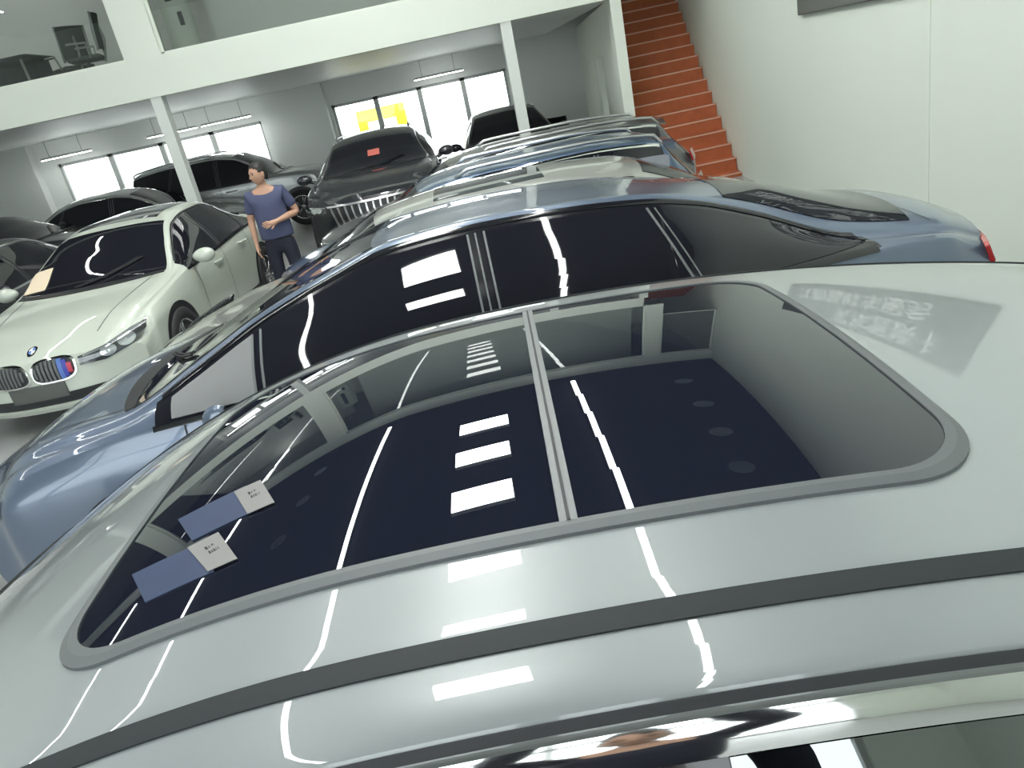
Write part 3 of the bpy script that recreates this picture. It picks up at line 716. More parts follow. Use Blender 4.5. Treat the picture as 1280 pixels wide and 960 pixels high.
def sheet(name, pts, h, th, m, parent):
    """a thin sheet lying on the glass roof, corners given on the ground plan"""
    mb = MB(); n = 6; L = []
    for hh in (h, h+th):
        for i in range(n+1):
            for j in range(n+1):
                a, t = i/n, j/n
                x = (pts[0][0]*(1-a)+pts[1][0]*a)*(1-t)+(pts[3][0]*(1-a)+pts[2][0]*a)*t
                y = (pts[0][1]*(1-a)+pts[1][1]*a)*(1-t)+(pts[3][1]*(1-a)+pts[2][1]*a)*t
                dx, dy = x-.02, y-1.19; ca, sa = math.cos(PI-FGYAW), math.sin(PI-FGYAW)
                z = zc(dx*ca+dy*sa)-crown(-dx*sa+dy*ca)
                L.append((x, y, z+hh))
    w = n+1; N = w*w
    f = [(i*w+j, i*w+j+1, (i+1)*w+j+1, (i+1)*w+j) for i in range(n) for j in range(n)]
    f += [tuple(N+q for q in g) for g in f]
    rg = [j for j in range(w)]+[i*w+n for i in range(1, w)]+[n*w+j for j in range(n-1, -1, -1)]+[i*w for i in range(n-1, 0, -1)]
    f += [(rg[k], rg[(k+1) % len(rg)], N+rg[(k+1) % len(rg)], N+rg[k]) for k in range(len(rg))]
    mb.add(L, f); return mb.build(name, m, parent)
M_FILM = mat('blue protective film', (0.024, 0.040, 0.095), 0.55, noise=0.15, nscale=30)
M_PAPER = mat('white paper', (0.22, 0.215, 0.215), 0.8)
M_INK = mat('black print', (0.03, 0.03, 0.035), 0.8)
for k, (film, card) in enumerate([
    ([(-.553, 1.050), (-.440, 1.066), (-.400, .972), (-.497, .956)], [(-.458, 1.057), (-.414, 1.0615), (-.371, .971), (-.412, .966)]),
    ([(-.587, .937), (-.478, .939), (-.432, .852), (-.530, .846)], [(-.498, .938), (-.452, .946), (-.400, .858), (-.441, .854)])]):
    t = thing('film_tab', ['blue film tab with white label on the glass roof, the farther of two', 'blue film tab with white label on the glass roof, the nearer of two'][k], 'tab', (card[0][0], card[0][1], 1.545), group='blue film tabs on the glass roof')
    off = Vector((-card[0][0], -card[0][1], -1.545))
    def place(o): o.data.transform(Matrix.Translation(off)); return o
    place(sheet('film', film, .0065, .0015, M_FILM, t))
    lb = place(sheet('paper_label', card, .009, .001, M_PAPER, t)); 
    def q(a, c):
        return (lerp(lerp(card[0][0], card[1][0], a), lerp(card[3][0], card[2][0], a), c), lerp(lerp(card[0][1], card[1][1], a), lerp(card[3][1], card[2][1], a), c))
    for (a0, a1, c0, c1) in [(.38, .46, .28, .38), (.50, .53, .30, .36), (.60, .64, .28, .34), (.66, .67, .28, .34), (.40, .46, .45, .54), (.49, .53, .46, .53), (.56, .61, .45, .53), (.64, .66, .45, .52), (.71, .73, .44, .52)]:
        sheet_o = place(sheet('printed_mark', [q(a0, c0), q(a1, c0), q(a1, c1), q(a0, c1)], .0102, .0003, M_INK, lb))

# ------------------------------------------------------------------ second car: steel blue fastback saloon
PM_BLUE = paint('steel blue car paint', (0.130, 0.168, 0.240), 0.35, 0.30)
bl_ze = [(2.95, .60), (2.8, .68), (2.5, .81), (2.1, .91), (1.72, .97), (1.4, 1.10), (1.07, 1.245), (.74, 1.352), (.39, 1.435), (0, 1.452), (-.43, 1.435), (-.77, 1.398), (-1.0, 1.345), (-1.26, 1.245), (-1.67, 1.065), (-1.95, 1.03), (-2.3, 1.0), (-2.45, .93)]
bl_zt = [(2.95, .63), (2.8, .72), (2.5, .85), (2.1, .95), (1.72, 1.00), (1.4, 1.13), (1.07, 1.26), (.74, 1.365), (.39, 1.446), (0, 1.464), (-.43, 1.450), (-.77, 1.418), (-1.04, 1.375), (-1.45, 1.275), (-2.0, 1.10), (-2.15, 1.085), (-2.33, 1.06), (-2.45, .99)]
bs = dict(uf=2.90, ur=-2.45, sf=.45, zt=bl_zt, ze=bl_ze, zb=[(2.95, .56), (2.5, .74), (2.1, .84), (1.72, .90), (0, .955), (-1.4, 1.0), (-1.75, 1.01), (-2.2, .97), (-2.45, .88)],
    wb=[(2.95, .80), (2.3, .87), (1.6, .89), (0, .90), (-1.6, .88), (-2.1, .84), (-2.45, .78)], wm=[(2.95, .84), (2.3, .92), (1.4, .93), (-1.5, .93), (-2.45, .85)],
    we=[(2.95, .62), (2.3, .74), (1.72, .79), (1.3, .68), (.9, .59), (.39, .54), (-.6, .535), (-1.1, .53), (-1.5, .60), (-1.9, .68), (-2.2, .71), (-2.45, .66)])
for q_ in ('zt', 'ze', 'zb', 'wb', 'we', 'wm'): bs[q_] = [(u if u <= 1.72 else 1.72+(u-1.72)*.96, z) for u, z in bs[q_]]
blue = thing('car', 'steel blue fastback saloon parked right behind the nearest grey car', 'car', (0, 3.97, 0.0), PI, 'cars parked side by side across the hall')
bo = dict(cowl=1.70, header=.50, rear_top=-1.16, rear_base=-1.98, a_tip=1.52, b_pillar=.02, c_pillar=-.80, d_tip=-1.66, wheels=(1.75, -1.40), stations=90,
    headlamp=(.45, .86, [(0, .58), (.6, .58), (1, .64)], [(0, .64), (.6, .68), (1, .75)]), tail=(.38, .82, .80, .92), intake=(.55, .27, .36), grille=(.40, .42, .60, 11), plate=.40,
    trim=M_GLOSSBLACK, trim_w=.014, mirror_u=1.24, wr=.315, mirror_dz=.09, mirror_out=.045, boot=True, hood_front=2.6)
blue.rotation_euler = (math.radians(1.8), 0, PI)
bB, bput = build_car(blue, bs, PM_BLUE, bo)
M_PAINTREFL = mat('corner glass with painted reflection', (.22, .225, .23), .15, coat=.35)  # pale reflection on the dark corner glass, put into its grey base colour
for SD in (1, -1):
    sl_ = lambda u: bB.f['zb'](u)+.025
    bput('corner_window', lambda a, t: bB.S(lerp(1.49, 1.10, a), lerp(sl_(lerp(1.49, 1.10, a)), max(bB.f['ze'](lerp(1.49, 1.10, a))-.05, sl_(lerp(1.49, 1.10, a))+.004), t), SD), 14, 8, .0085, M_PAINTREFL)
    for ub_ in (1.10, 1.06):
        bput('pillar_edge', lambda a, t: bB.S(ub_+lerp(-.006, .006, t), lerp(sl_(ub_), bB.f['ze'](ub_)-.05, a), SD), 12, 1, .009, M_SEAL, skirt=False)

# ------------------------------------------------------------------ the rest of the row
PM_CHAMP = paint('pale champagne car paint', (0.42, 0.43, 0.40), 0.45, 0.28)
PM_BLUE2 = paint('bright blue car paint', (0.10, 0.15, 0.24), 0.45, 0.28)
PM_DGREY = paint('graphite car paint', (0.16, 0.165, 0.165), 0.55, 0.28)
def cab(sp, o, front, rear=0.0):
    """moves the windscreen forward and the rear window back on a car's keys"""
    for q in ('zt', 'ze', 'we', 'zb'):
        sp[q] = [((u+front) if .1 < u < 1.2 else (u+front*.5) if -.35 < u <= .1 else (u+rear) if -1.9 < u < -1.0 else u, z) for u, z in sp[q]]
    for k in ('cowl', 'header', 'a_tip'): o[k] += front
    for k in ('rear_top', 'rear_base', 'd_tip'): o[k] += rear
    return sp, o
c3 = thing('car', 'pale champagne saloon with shark fin aerial, third car of the row', 'car', (-.22, 5.83, 0), PI, 'cars parked side by side across the hall')
_s, _o = cab(zscaled(sedan_spec(4.8, 1.46, .83, zs=.2), .935), sedan_opt(4.8/4.85, folded=True, fin=-1.60, fin_mat=paint('grey aerial paint', (.24, .25, .29), .2), roofpanel=(.05, -.75, .40), hood_front=2.2), .30, -.22)
build_car(c3, _s, PM_CHAMP, _o)
c4 = thing('car', 'bright blue crossover with silver roof rails, fourth car of the row', 'car', (.12, 7.55, 0), PI, 'cars parked side by side across the hall')
_s, _o = cab(zscaled(suv_spec(4.2, 1.72, .81), .785), suv_opt(4.2/4.75, folded=True, wr=.33, headlamp=(.48, .78, [(0, .63), (1, .65)], [(0, .70), (1, .74)]), grille=(.42, .44, .68, 9), plate=.36, intake=(.55, .30, .38), spoiler=(-1.82, .50, -.03), tail=(.44, .74, .78, .90)), .34)
build_car(c4, _s, PM_BLUE2, _o)
c5 = thing('car', 'graphite crossover with silver roof rails, fifth and farthest car of the row', 'car', (.40, 9.22, 0), PI, 'cars parked side by side across the hall')
_s, _o = cab(zscaled(suv_spec(4.5, 1.72, .785), .79), suv_opt(4.5/4.75, folded=True, wr=.33, headlamp=(.48, .78, [(0, .63), (1, .65)], [(0, .70), (1, .74)]), grille=(.42, .44, .68, 9), plate=.36, intake=(.55, .30, .38), spoiler=(-1.82, .50, -.03), tail=(.44, .74, .78, .90)), .34)
build_car(c5, _s, PM_DGREY, _o)

# ------------------------------------------------------------------ white saloon facing the viewer
PM_WHITE = paint('white car paint', (0.50, 0.54, 0.475), 0.0, 0.35)
M_STRB = mat('blue grille stripe', (0.03, 0.045, 0.33), 0.4); M_STRR = mat('red grille stripe', (0.45, 0.03, 0.07), 0.4); M_STRL = mat('light blue grille stripe', (0.08, 0.16, 0.45), 0.4)
wh = thing('car', 'white saloon with twin chrome ringed grilles facing the viewer on the left', 'car', (-3.76, 8.46, 0), -PI/2-.05)
wo = sedan_opt(4.72/4.85, plate=.335, plate_mat=mat('grey blank plate', (.085, .09, .085), .45), trim=M_GLOSSBLACK, trim_w=.01, roofpanel=(.05, -.85, .44),
    headlamp=(.40, .88, [(0, .555), (.4, .545), (.8, .60), (1, .685)], [(0, .625), (.4, .655), (.8, .725), (1, .745)]), hood_w0=.66, hood_w1=.50, wr=.34)
del wo['grille']
wb_, wput = build_car(wh, sedan_spec(4.72, 1.47, .93, sf=.38), PM_WHITE, wo)
for SD in (1, -1):
    def kid(k, e=.0):
        def fn(a, t):
            an = 2*PI*t; c, s_ = math.cos(an), math.sin(an); n_ = 3.2
            rr = 1/((abs(c)**n_+abs(s_)**n_)**(1/n_))
            return wb_.F(SD*.195+(c*rr*a)*(.165+e)*k+SD*.012*(s_*rr*a), .565+s_*rr*a*(.085+e)*k)
        return fn
    rimo = wput('kidney_grille_ring', kid(1, .016), 5, 40, .014, M_CHROME)
    gb = wput('kidney_grille', kid(1), 6, 40, .020, M_BLACK, rimo)
    for k in range(9):
        c = SD*.195+lerp(-.135, .135, k/8)
        hh = .082*(1-abs(lerp(-1, 1, k/8))**3.2*.55)
        mm = M_SATIN if 1 else None; mm = M_DARKFR
        if SD == 1 and k == 6: mm = M_STRL
        if SD == 1 and k == 7: mm = M_STRB
        if SD == 1 and k == 8: mm = M_STRR
        wdt = .010 if mm is M_DARKFR else .017
        wput('grille_slat', lambda a, t: wb_.F(c+lerp(-wdt, wdt, a), .565+lerp(-hh, hh, t)), 2, 6, .034, mm, rimo)
# roundel on the bonnet edge
def badge(r_, a0=0, a1=2*PI):
    def fn(a, t):
        an = lerp(a0, a1, t); return wb_.T(2.27+math.sin(an)*r_*a, math.cos(an)*r_*a)
    return fn
bd = wput('bonnet_badge', badge(.042), 3, 24, .006, M_CHROME)
for k in range(4):
    wput('badge_quarter', badge(.028, k*PI/2, (k+1)*PI/2), 3, 8, .009, M_STRL if k % 2 else M_LETTER, bd, skirt=False)
# lower lip and dark intake
wput('bumper_lip', lambda a, t: wb_.F(lerp(-.86, .86, a), lerp(.215, .255, t)), 30, 2, .02, PM_WHITE)
def on_screen(root, Bd, u0, u1, y0, y1, off, m, name, label, cat, cowl=None):
    o = surf(lambda a, t: Bd.T(lerp(u0, u1, t), lerp(y0, y1, a)), 8, 8, off, Vector((0, 0, .6)), lo=off-.002).build(name, m)
    o.matrix_world = Matrix.Translation(root.location) @ Matrix.Rotation(root.rotation_euler.z, 4, 'Z')
    return tag(o, label, cat)
on_screen(wh, wb_, .91, .62, -.72, -.50, .012, mat('beige paper', (.72, .60, .45), .8), 'paper_sheet', 'beige paper sheet at lower left corner of the white saloon windscreen', 'paper')

# ------------------------------------------------------------------ black seven-seater facing the viewer
PM_BLACK = paint('black car paint', (0.012, 0.014, 0.020), 0.0, 0.3)
bk = thing('car', 'black upright SUV with broad slatted chrome grille facing the viewer below the mezzanine', 'car', (-1.32, 12.50, 0), -PI/2+.02)
ko = suv_opt(1.0, grille=(.62, .50, .90, 13), slat=M_SATIN, wr=.38, intake=(.66, .32, .46), headlamp=(.64, .90, [(0, .84), (1, .83)], [(0, .91), (1, .93)]), plate=.40)
kb, kput = build_car(bk, zscaled(suv_spec(4.75, 1.58, .96), 1.05), PM_BLACK, ko)
em = MB()
for sgn in (1, -1):
    em.tube([Vector(kb.F(0, .695))+Vector((.05, 0, 0)), Vector(kb.F(sgn*.06, .74))+Vector((.05, 0, 0)), Vector(kb.F(sgn*.14, .715))+Vector((.05, 0, 0)), Vector(kb.F(sgn*.07, .665))+Vector((.05, 0, 0)), Vector(kb.F(0, .695))+Vector((.05, 0, 0))], .012, 6)
em.build('grille_emblem', M_CHROME, bk, True)
on_screen(bk, kb, .66, .50, -.08, .10, .012, mat('red paper', (.62, .16, .13), .7), 'paper_sheet', 'small red paper notice behind the windscreen of the black SUV', 'paper')
bk2 = thing('car', 'black saloon with bright chrome trim parked beside the black SUV, nearer the stairs', 'car', (.92, 15.2, 0), -PI/2)
build_car(bk2, sedan_spec(4.7, 1.50, .90), PM_BLACK, sedan_opt(4.7/4.85))

# ------------------------------------------------------------------ cars at the far left
PM_SILV = paint('mid silver car paint', (0.34, 0.36, 0.36), 0.45, 0.3)
PM_LSIL = paint('light silver car paint', (0.55, 0.58, 0.56), 0.3, 0.3)
e1 = thing('car', 'black saloon at the left picture edge beside the white saloon', 'car', (-6.15, 8.9, 0), -PI/2)
build_car(e1, sedan_spec(4.8, 1.46, .92), PM_BLACK, sedan_opt(4.8/4.85))
e2 = thing('car', 'dark windowed black crossover behind the black saloon at the left edge', 'car', (-7.9, 13.0, 0), 0)
build_car(e2, suv_spec(4.7, 1.62, .92), PM_BLACK, suv_opt(4.7/4.75))
e3 = thing('car', 'light silver saloon standing behind the white saloon', 'car', (-6.25, 15.0, 0), .04)
build_car(e3, sedan_spec(4.6, 1.52, .90), PM_LSIL, sedan_opt(4.6/4.85))
e4 = thing('car', 'grey SUV with dark side windows parked crosswise at the back behind the thin post', 'car', (-4.9, 17.2, 0), 0)
build_car(e4, suv_spec(4.8, 1.74, .95), PM_SILV, suv_opt(4.8/4.75))

# ------------------------------------------------------------------ the man
def skin_mesh(name, joints, edges, m, parent, sub=2, root=0, mtx=None):
    me = bpy.data.meshes.new(name); me.from_pydata([j[0] for j in joints], edges, [])
    o = bpy.data.objects.new(name, me); COL.objects.link(o)
    sk = o.modifiers.new('skin', 'SKIN'); sk.use_smooth_shade = True
    for i, j in enumerate(joints):
        r = j[1]; me.skin_vertices[0].data[i].radius = r if isinstance(r, tuple) else (r, r)
        me.skin_vertices[0].data[i].use_root = (i == root)
    sb = o.modifiers.new('sub', 'SUBSURF'); sb.levels = sub; sb.render_levels = sub
    dg = bpy.context.evaluated_depsgraph_get(); nm = bpy.data.meshes.new_from_object(o.evaluated_get(dg))
    bpy.data.objects.remove(o, do_unlink=True); bpy.data.meshes.remove(me)
    nm.materials.clear(); nm.materials.append(m); nm.name = name
    nm.polygons.foreach_set('use_smooth', [True]*len(nm.polygons))
    if mtx: nm.transform(mtx)
    o = bpy.data.objects.new(name, nm); COL.objects.link(o); o.parent = parent
    return o
def merge(objs, name, m, parent):
    bm = bmesh.new()
    for o in objs: bm.from_mesh(o.data)
    me = bpy.data.meshes.new(name); bm.to_mesh(me); bm.free(); me.materials.append(m)
    me.polygons.foreach_set('use_smooth', [True]*len(me.polygons))
    for o in objs: bpy.data.objects.remove(o, do_unlink=True)
    o = bpy.data.objects.new(name, me); COL.objects.link(o); o.parent = parent; return o
def head_mesh(c, yaw, s=1.0):
    """a head facing local -y before the turn; c = centre of the skull at eye height"""
    bm = bmesh.new(); bmesh.ops.create_uvsphere(bm, u_segments=40, v_segments=30, radius=1)
    for v in bm.verts:
        x, y, z = v.co
        wx, wy, wz = .074, .095, .118
        if z < 0:
            k = -z; wx *= 1-.26*k*k; wy *= 1-.08*k
        X, Y, Z = x*wx, y*wy, z*wz
        f = max(0, -y)
        if z < -.15 and y > .1: Y *= 1-.55*min(1, (-z-.15)*1.6)*y
        # brow, eye sockets, nose, lips, chin
        g = lambda a, b_, c_, d_: math.exp(-((x-a)/c_)**2-((z-b_)/d_)**2)*f
        Y -= .020*g(0, -.20, .10, .13)+.012*g(0, -.30, .13, .07)
        Y -= .006*g(0, .16, .6, .10)
        Y += .011*g(.40, .02, .17, .10)+.011*g(-.40, .02, .17, .10)
        Y -= .007*g(0, -.50, .22, .06)+.007*g(0, -.58, .20, .05)-.004*g(0, -.54, .25, .02)
        Y -= .010*g(0, -.84, .28, .13)
        v.co = (X*s, Y*s, Z*s)
    for sx in (-1, 1):
        r = bmesh.ops.create_uvsphere(bm, u_segments=12, v_segments=10, radius=1)
        for v in r['verts']: v.co = (sx*.076*s+v.co.x*.012*s, .012*s+v.co.y*.020*s, -.012*s+v.co.z*.033*s)
    me = bpy.data.meshes.new('head'); bm.to_mesh(me); bm.free()
    me.transform(Matrix.Translation(c) @ Matrix.Rotation(yaw, 4, 'Z'))
    o = bpy.data.objects.new('head', me); COL.objects.link(o); return o
def hand(wrist, d, palm, m, curl=.5, s=1.0, thumb=1):
    """palm and five fingers; d points along the fingers, palm is the palm's outward normal"""
    d = Vector(d).normalized(); pn = Vector(palm); pn = (pn-d*pn.dot(d)).normalized(); sd = d.cross(pn)
    J = [(Vector(wrist), .024*s)]; E = []
    base = Vector(wrist)+d*.045*s; J.append((base, .028*s)); E.append((0, 1))
    kn = []
    for k, off in enumerate((-.030, -.010, .010, .029)):
        J.append((Vector(wrist)+d*(.088-.004*abs(k-1))*s+sd*off*s, .0115*s)); E.append((1, len(J)-1)); kn.append(len(J)-1)
    for k, L in zip(kn, (.066, .076, .071, .055)):
        p = J[k][0]; prev = k; dirn = d.copy()
        for q_ in range(3):
            dirn = (dirn+pn*curl*(.55+.2*q_)).normalized(); p = p+dirn*L*s*(.44, .32, .24)[q_]
            J.append((p, (.0095, .0088, .0075)[q_]*s)); E.append((prev, len(J)-1)); prev = len(J)-1
    p = Vector(wrist)+d*.03*s-sd*.024*thumb*s; J.append((p, .0135*s)); E.append((1, len(J)-1)); prev = len(J)-1
    for q_, (a, L) in enumerate(((.9, .034), (.5, .028))):
        p = p+(d*(1-a*.35)-sd*thumb*a*.8+pn*.25).normalized()*L*s; J.append((p, (.011, .0085)[q_]*s)); E.append((prev, len(J)-1)); prev = len(J)-1
    return J, E
def person(label, loc, rz, arms, head_yaw, cat='person', long_sleeves=False):
    """standing adult, facing local -y; arms = ((elbow, wrist, finger direction, palm normal, curl), ...) for local -x and +x"""
    t = thing('person', label, cat, loc, rz)
    J = [((0, .0, .96), (.125, .095)), ((0, .005, 1.10), (.120, .088)), ((0, .005, 1.28), (.150, .100)), ((0, .015, 1.40), (.115, .075)), ((0, .012, 1.475), (.052, .054)), ((0, -.004, 1.545), (.048, .052))]
    E = [(0, 1), (1, 2), (2, 3), (3, 4), (4, 5)]
    for sx in (-1, 1):
        i = len(J); J += [((sx*.095, 0, .88), (.082, .085)), ((sx*.105, -.01, .50), (.056, .060)), ((sx*.112, .015, .30), (.050, .054)), ((sx*.115, .02, .085), (.034, .038)), ((sx*.125, -.06, .045), (.036, .030)), ((sx*.135, -.15, .032), (.030, .022))]
        E += [(0, i), (i, i+1), (i+1, i+2), (i+2, i+3), (i+3, i+4), (i+4, i+5)]
    sleeves = []
    for sx, (el, wri, fd, pn, cu) in zip((-1, 1), arms):
        i = len(J); sh = Vector((sx*.172, .018, 1.385)); el = Vector(el); wri = Vector(wri)
        J += [(tuple(sh), .056), (tuple(sh.lerp(el, .5)), .047), (tuple(el), .040), (tuple(el.lerp(wri, .35)), .040), (tuple(wri), .025)]
        E += [(3, i), (i, i+1), (i+1, i+2), (i+2, i+3), (i+3, i+4)]
        hj, he = hand(wri, fd, pn, None, cu, thumb=sx*(-1))
        b0 = len(J)-1; mp = {0: b0}
        for k, (p, r) in enumerate(hj[1:], 1): mp[k] = len(J); J.append((tuple(p), r))
        E += [(mp[a], mp[c]) for a, c in he]
        sleeves.append((sh, el, wri))
    body = skin_mesh('torso', J, E, M_SKIN, t, 2)
    hd = head_mesh(Vector((0, -.025, 1.605)), head_yaw)
    b_ = merge([body, hd], 'body', M_SKIN, t)
    R_ = Matrix.Translation((0, -.025, 1.605)) @ Matrix.Rotation(head_yaw, 4, 'Z')
    hm = bmesh.new(); bmesh.ops.create_uvsphere(hm, u_segments=36, v_segments=26, radius=1)
    dele = []
    for v in hm.verts:
        x, y, z = v.co; line = .42+.1*math.sin(x*5) if y < -.35 else (-.10 if y < .25 else -.62)
        if abs(x) > .75 and y < .25: line = max(line, .05)
        if z < line: dele.append(v)
        n = 1+.03*math.sin(x*19+z*11)*math.cos(y*17)
        v.co = (x*.081*n, y*.103*n+.004, z*.128*n)
    bmesh.ops.delete(hm, geom=dele, context='VERTS')
    bmesh.ops.solidify(hm, geom=hm.faces[:], thickness=.012)
    me = bpy.data.meshes.new('hair'); hm.to_mesh(me); hm.free(); me.transform(R_); me.materials.append(M_HAIR); me.polygons.foreach_set('use_smooth', [True]*len(me.polygons))
    o = bpy.data.objects.new('hair', me); COL.objects.link(o); o.parent = t
    for sx in (-1, 1):
        e = MB(); bm = bmesh.new(); bmesh.ops.create_uvsphere(bm, u_segments=12, v_segments=8, radius=1)
        for v in bm.verts: v.co = R_ @ Vector((sx*.030+v.co.x*.013, -.081+v.co.y*.006, .003+v.co.z*.006))
        e.bm(bm); e.build('eye', M_EYE, t, True)
        e = MB(); e.tube([R_ @ Vector((sx*.014, -.090, .022)), R_ @ Vector((sx*.030, -.089, .027)), R_ @ Vector((sx*.048, -.079, .021))], .0035, 6); e.build('eyebrow', M_HAIR, t, True)
    e = MB(); e.tube([R_ @ Vector((-.020, -.086, -.063)), R_ @ Vector((0, -.094, -.061)), R_ @ Vector((.020, -.086, -.063))], [.002, .0045, .002], 8); e.build('lips', M_LIP, t, True)
    # T-shirt
    SJ = [((0, .0, .90), (.205, .140)), ((0, .002, 1.07), (.198, .134)), ((0, .006, 1.25), (.196, .130)), ((0, .014, 1.375), (.150, .096)), ((0, .010, 1.455), (.074, .072))]
    SE = [(0, 1), (1, 2), (2, 3), (3, 4)]
    for sh, el, wri in sleeves:
        i = len(SJ); SJ += [(tuple(sh), .072), (tuple(sh.lerp(el, .42)), .066), (tuple(sh.lerp(el, .78)), .068)]; SE += [(3, i), (i, i+1), (i+1, i+2)]
        if long_sleeves: SJ += [(tuple(el), .060), (tuple(el.lerp(wri, .5)), .052), (tuple(el.lerp(wri, .92)), .042)]; SE += [(i+2, i+3), (i+3, i+4), (i+4, i+5)]
    skin_mesh('long_sleeved_top' if long_sleeves else 't_shirt', SJ, SE, M_TROUS if long_sleeves else M_SHIRT, t, 2, root=1)
    TJ = [((0, .0, .985), (.135, .102)), ((0, .0, .90), (.140, .106))]; TE = [(0, 1)]
    for sx in (-1, 1):
        i = len(TJ); TJ += [((sx*.098, 0, .80), (.092, .095)), ((sx*.106, -.008, .50), (.074, .078)), ((sx*.113, .012, .28), (.066, .070)), ((sx*.116, .015, .07), (.060, .066))]; TE += [(1, i), (i, i+1), (i+1, i+2), (i+2, i+3)]
    skin_mesh('trousers', TJ, TE, M_TROUS, t, 2)
    for sx in (-1, 1):
        skin_mesh('shoe', [((sx*.115, .045, .048), (.042, .046)), ((sx*.122, -.05, .044), (.046, .040)), ((sx*.136, -.165, .030), (.036, .026))], [(0, 1), (1, 2)], M_SHOE, t, 2)
    return t
man = person('man in a slate blue T-shirt standing by the white saloon, one hand at his waist', (-2.20, 8.58, 0), .10,
    (((-.235, .03, 1.13), (-.245, -.03, .88), (0, -.15, -1), (1, 0, 0), .25), ((.275, .05, 1.13), (.055, -.19, 1.095), (-1, -.15, -.12), (0, 1, -.2), .45)), -.95)

# ------------------------------------------------------------------ things seen on the upper floor
ch = thing('office_chair', 'grey mesh office chair by the upper floor glazing', 'chair', (-5.15, 12.62, 3.0), -1.35)
M_MESH = mat('grey mesh fabric', (.17, .18, .17), .8, bump=.3, nscale=150); M_PALE = mat('pale grey plastic', (.50, .52, .50), .5)
def chair_parts(ch):
    b = MB(); b.box(-.24, .24, -.23, .23, .44, .50, bev=.02); b.build('seat', M_MESH, ch)
    b = MB(); vs = []
    for i in range(9):
        for j in range(9):
            x = -.22+.44*i/8; z = .56+.48*j/8; vs.append((x, .22+.05*(1-(2*i/8-1)**2)+.06*(j/8)**2, z))
    f = [(i*9+j, i*9+j+1, i*9+j+10, i*9+j+9) for i in range(8) for j in range(8)]
    b.add(vs, f); b.add([(x, y+.02, z) for x, y, z in vs], f); b.build('backrest', M_MESH, ch)
    b = MB(); b.tube([(-.23, .23, .54), (-.24, .29, 1.04), (.24, .29, 1.04), (.23, .23, .54)], .016, 8); b.tube([(0, .24, .40), (0, .33, .70), (0, .30, .95)], .018, 8); b.build('back_frame', M_PALE, ch, True)
    for sx in (-1, 1):
        b = MB(); b.tube([(sx*.24, .10, .46), (sx*.29, .10, .66), (sx*.29, -.16, .67)], .016, 8); b.build('armrest', M_PALE, ch, True)
    b = MB(); b.tube([(0, 0, .10), (0, 0, .44)], .025, 10); b.build('gas_column', M_DARKFR, ch, True)
    for k in range(5):
        a = 2*PI*k/5; b = MB(); b.tube([(0, 0, .11), (.29*math.cos(a), .29*math.sin(a), .07)], [.022, .014], 8); l = b.build('leg', M_DARKFR, ch, True)
        c = MB(); c.lathe([(0, -.015), (.028, -.015), (.028, .015), (0, .015)], 14, 'y', (.30*math.cos(a), .30*math.sin(a), .028)); c.build('castor', M_BLACK, l, True)
chair_parts(ch)
dup(ch, (-5.75, 13.45, 3.0), -2.2, 'second grey mesh office chair, farther back from the upper floor glazing')
ch['group'] = 'office chairs on the upper floor'
for o in list(COL.objects):
    if o.name.startswith('office_chair'): o['group'] = 'office chairs on the upper floor'
tb = thing('meeting_table', 'dark topped office table at the far left of the upper floor', 'table', (-7.05, 13.3, 3.0), 0)
b = MB(); b.box(-.95, .95, -.45, .45, .70, .75, bev=.01); b.build('tabletop', mat('dark blue table top', (.06, .07, .085), .4), tb)
b = MB(); b.box(-.9, .9, .30, .33, .40, .70); b.build('modesty_panel', mat('dark blue table top', (.06, .07, .085), .4), tb)
for sx in (-1, 1):
    for sy in (-1, 1):
        b = MB(); b.tube([(sx*.85, sy*.38, 0), (sx*.82, sy*.36, .70)], .022, 8); b.build('leg', M_PALE, tb, True)
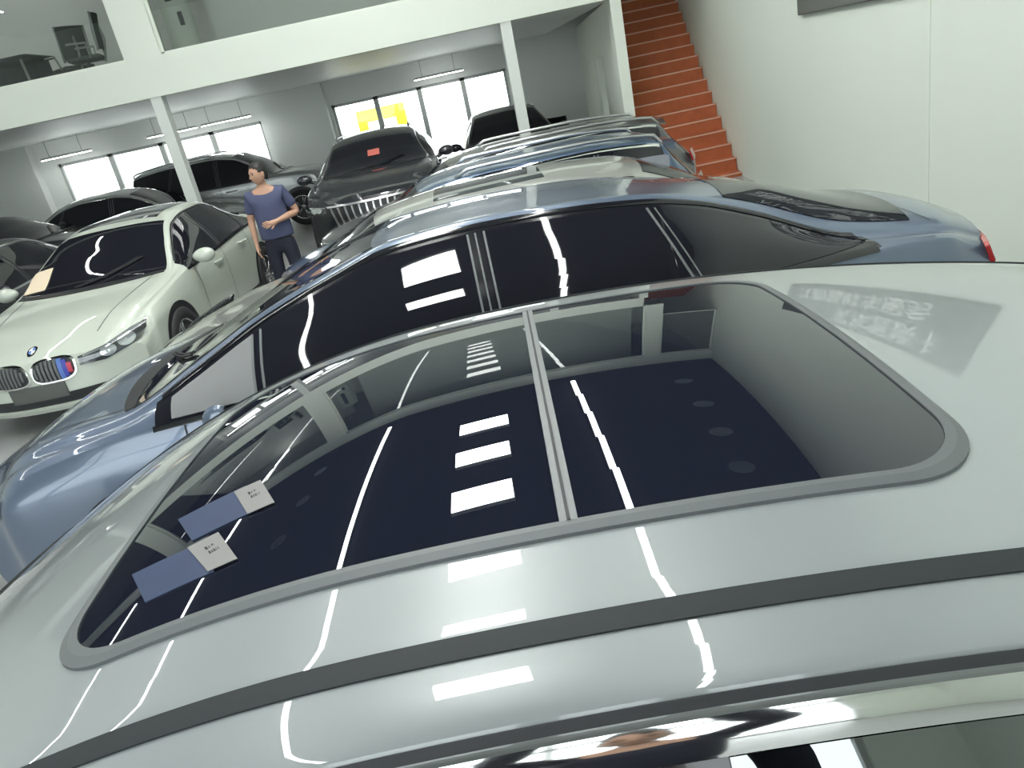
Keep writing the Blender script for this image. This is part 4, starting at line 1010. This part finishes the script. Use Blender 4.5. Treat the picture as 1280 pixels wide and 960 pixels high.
ac = thing('cabinet_air_conditioner', 'white cylindrical floor standing air conditioner behind the upper glazing', 'air conditioner', (-3.66, 12.62, 3.0), 0)
b = MB(); b.lathe([(0, 0), (.23, 0), (.23, .06), (.21, .08), (.21, 1.78), (.19, 1.84), (0, 1.85)], 40); b.build('housing', M_BEAM, ac, True)
b = MB(); b.box(-.05, .05, -.222, -.16, .95, 1.65, bev=.01); b.build('air_outlet', M_DARKFR, ac)
b = MB(); b.box(.06, .12, -.205, -.16, .62, .80); b.box(.065, .115, -.208, -.16, .66, .76); b.build('control_panel', M_DARKFR, ac)
bn = thing('office_chair', 'black high-backed chair standing by the stair-side wall under the mezzanine', 'chair', (2.25, 16.6, 0), 2.4)
chair_parts(bn)
for c in bn.children: c.data.materials[0] = M_BLACK
# a yellow delivery box outside the right back window
yl = thing('yellow_kiosk', 'bright yellow kiosk outside, seen through the right back window', 'kiosk', (-2.2, 25.2, -.05), 0)
b = MB(); b.box(-.75, .75, -.4, .4, 0, 1.95, bev=.03); b.build('body', mat('bright yellow panel', (.85, .75, .02), .5), yl)
b = MB(); b.box(-.8, .8, -.45, .45, 1.95, 2.03); b.build('roof', M_PALE, yl)
b = MB(); b.box(-.45, .45, -.43, -.39, .9, 1.6); b.build('hatch', M_PALE, yl)

# ------------------------------------------------------------------ the photographer (seen only as a reflection in the chrome and the side glass)
ph = person('person in navy behind the grey car holding a phone up in both hands', (0.04, -.36, 0), PI,
    (((-.27, -.15, 1.56), (-.055, -.262, 1.872), (.25, -.35, .9), (1, 0, 0), .55), ((.29, -.15, 1.56), (.135, -.262, 1.872), (-.25, -.35, .9), (-1, 0, 0), .55)), 0.0, long_sleeves=True)
sp_ = thing('smartphone', 'dark smartphone held up by the person behind the grey car', 'phone', (0, 0, 0))
b = MB(); b.box(-.078, .078, -.062, .014, .014, .022, bev=.003); o = b.build('phone_body', M_GLOSSBLACK, sp_)
b = MB(); b.box(-.074, .074, -.058, .010, .0222, .0228); o2 = b.build('screen', M_TINT, sp_)
sp_.matrix_world = cam.matrix_world.copy()
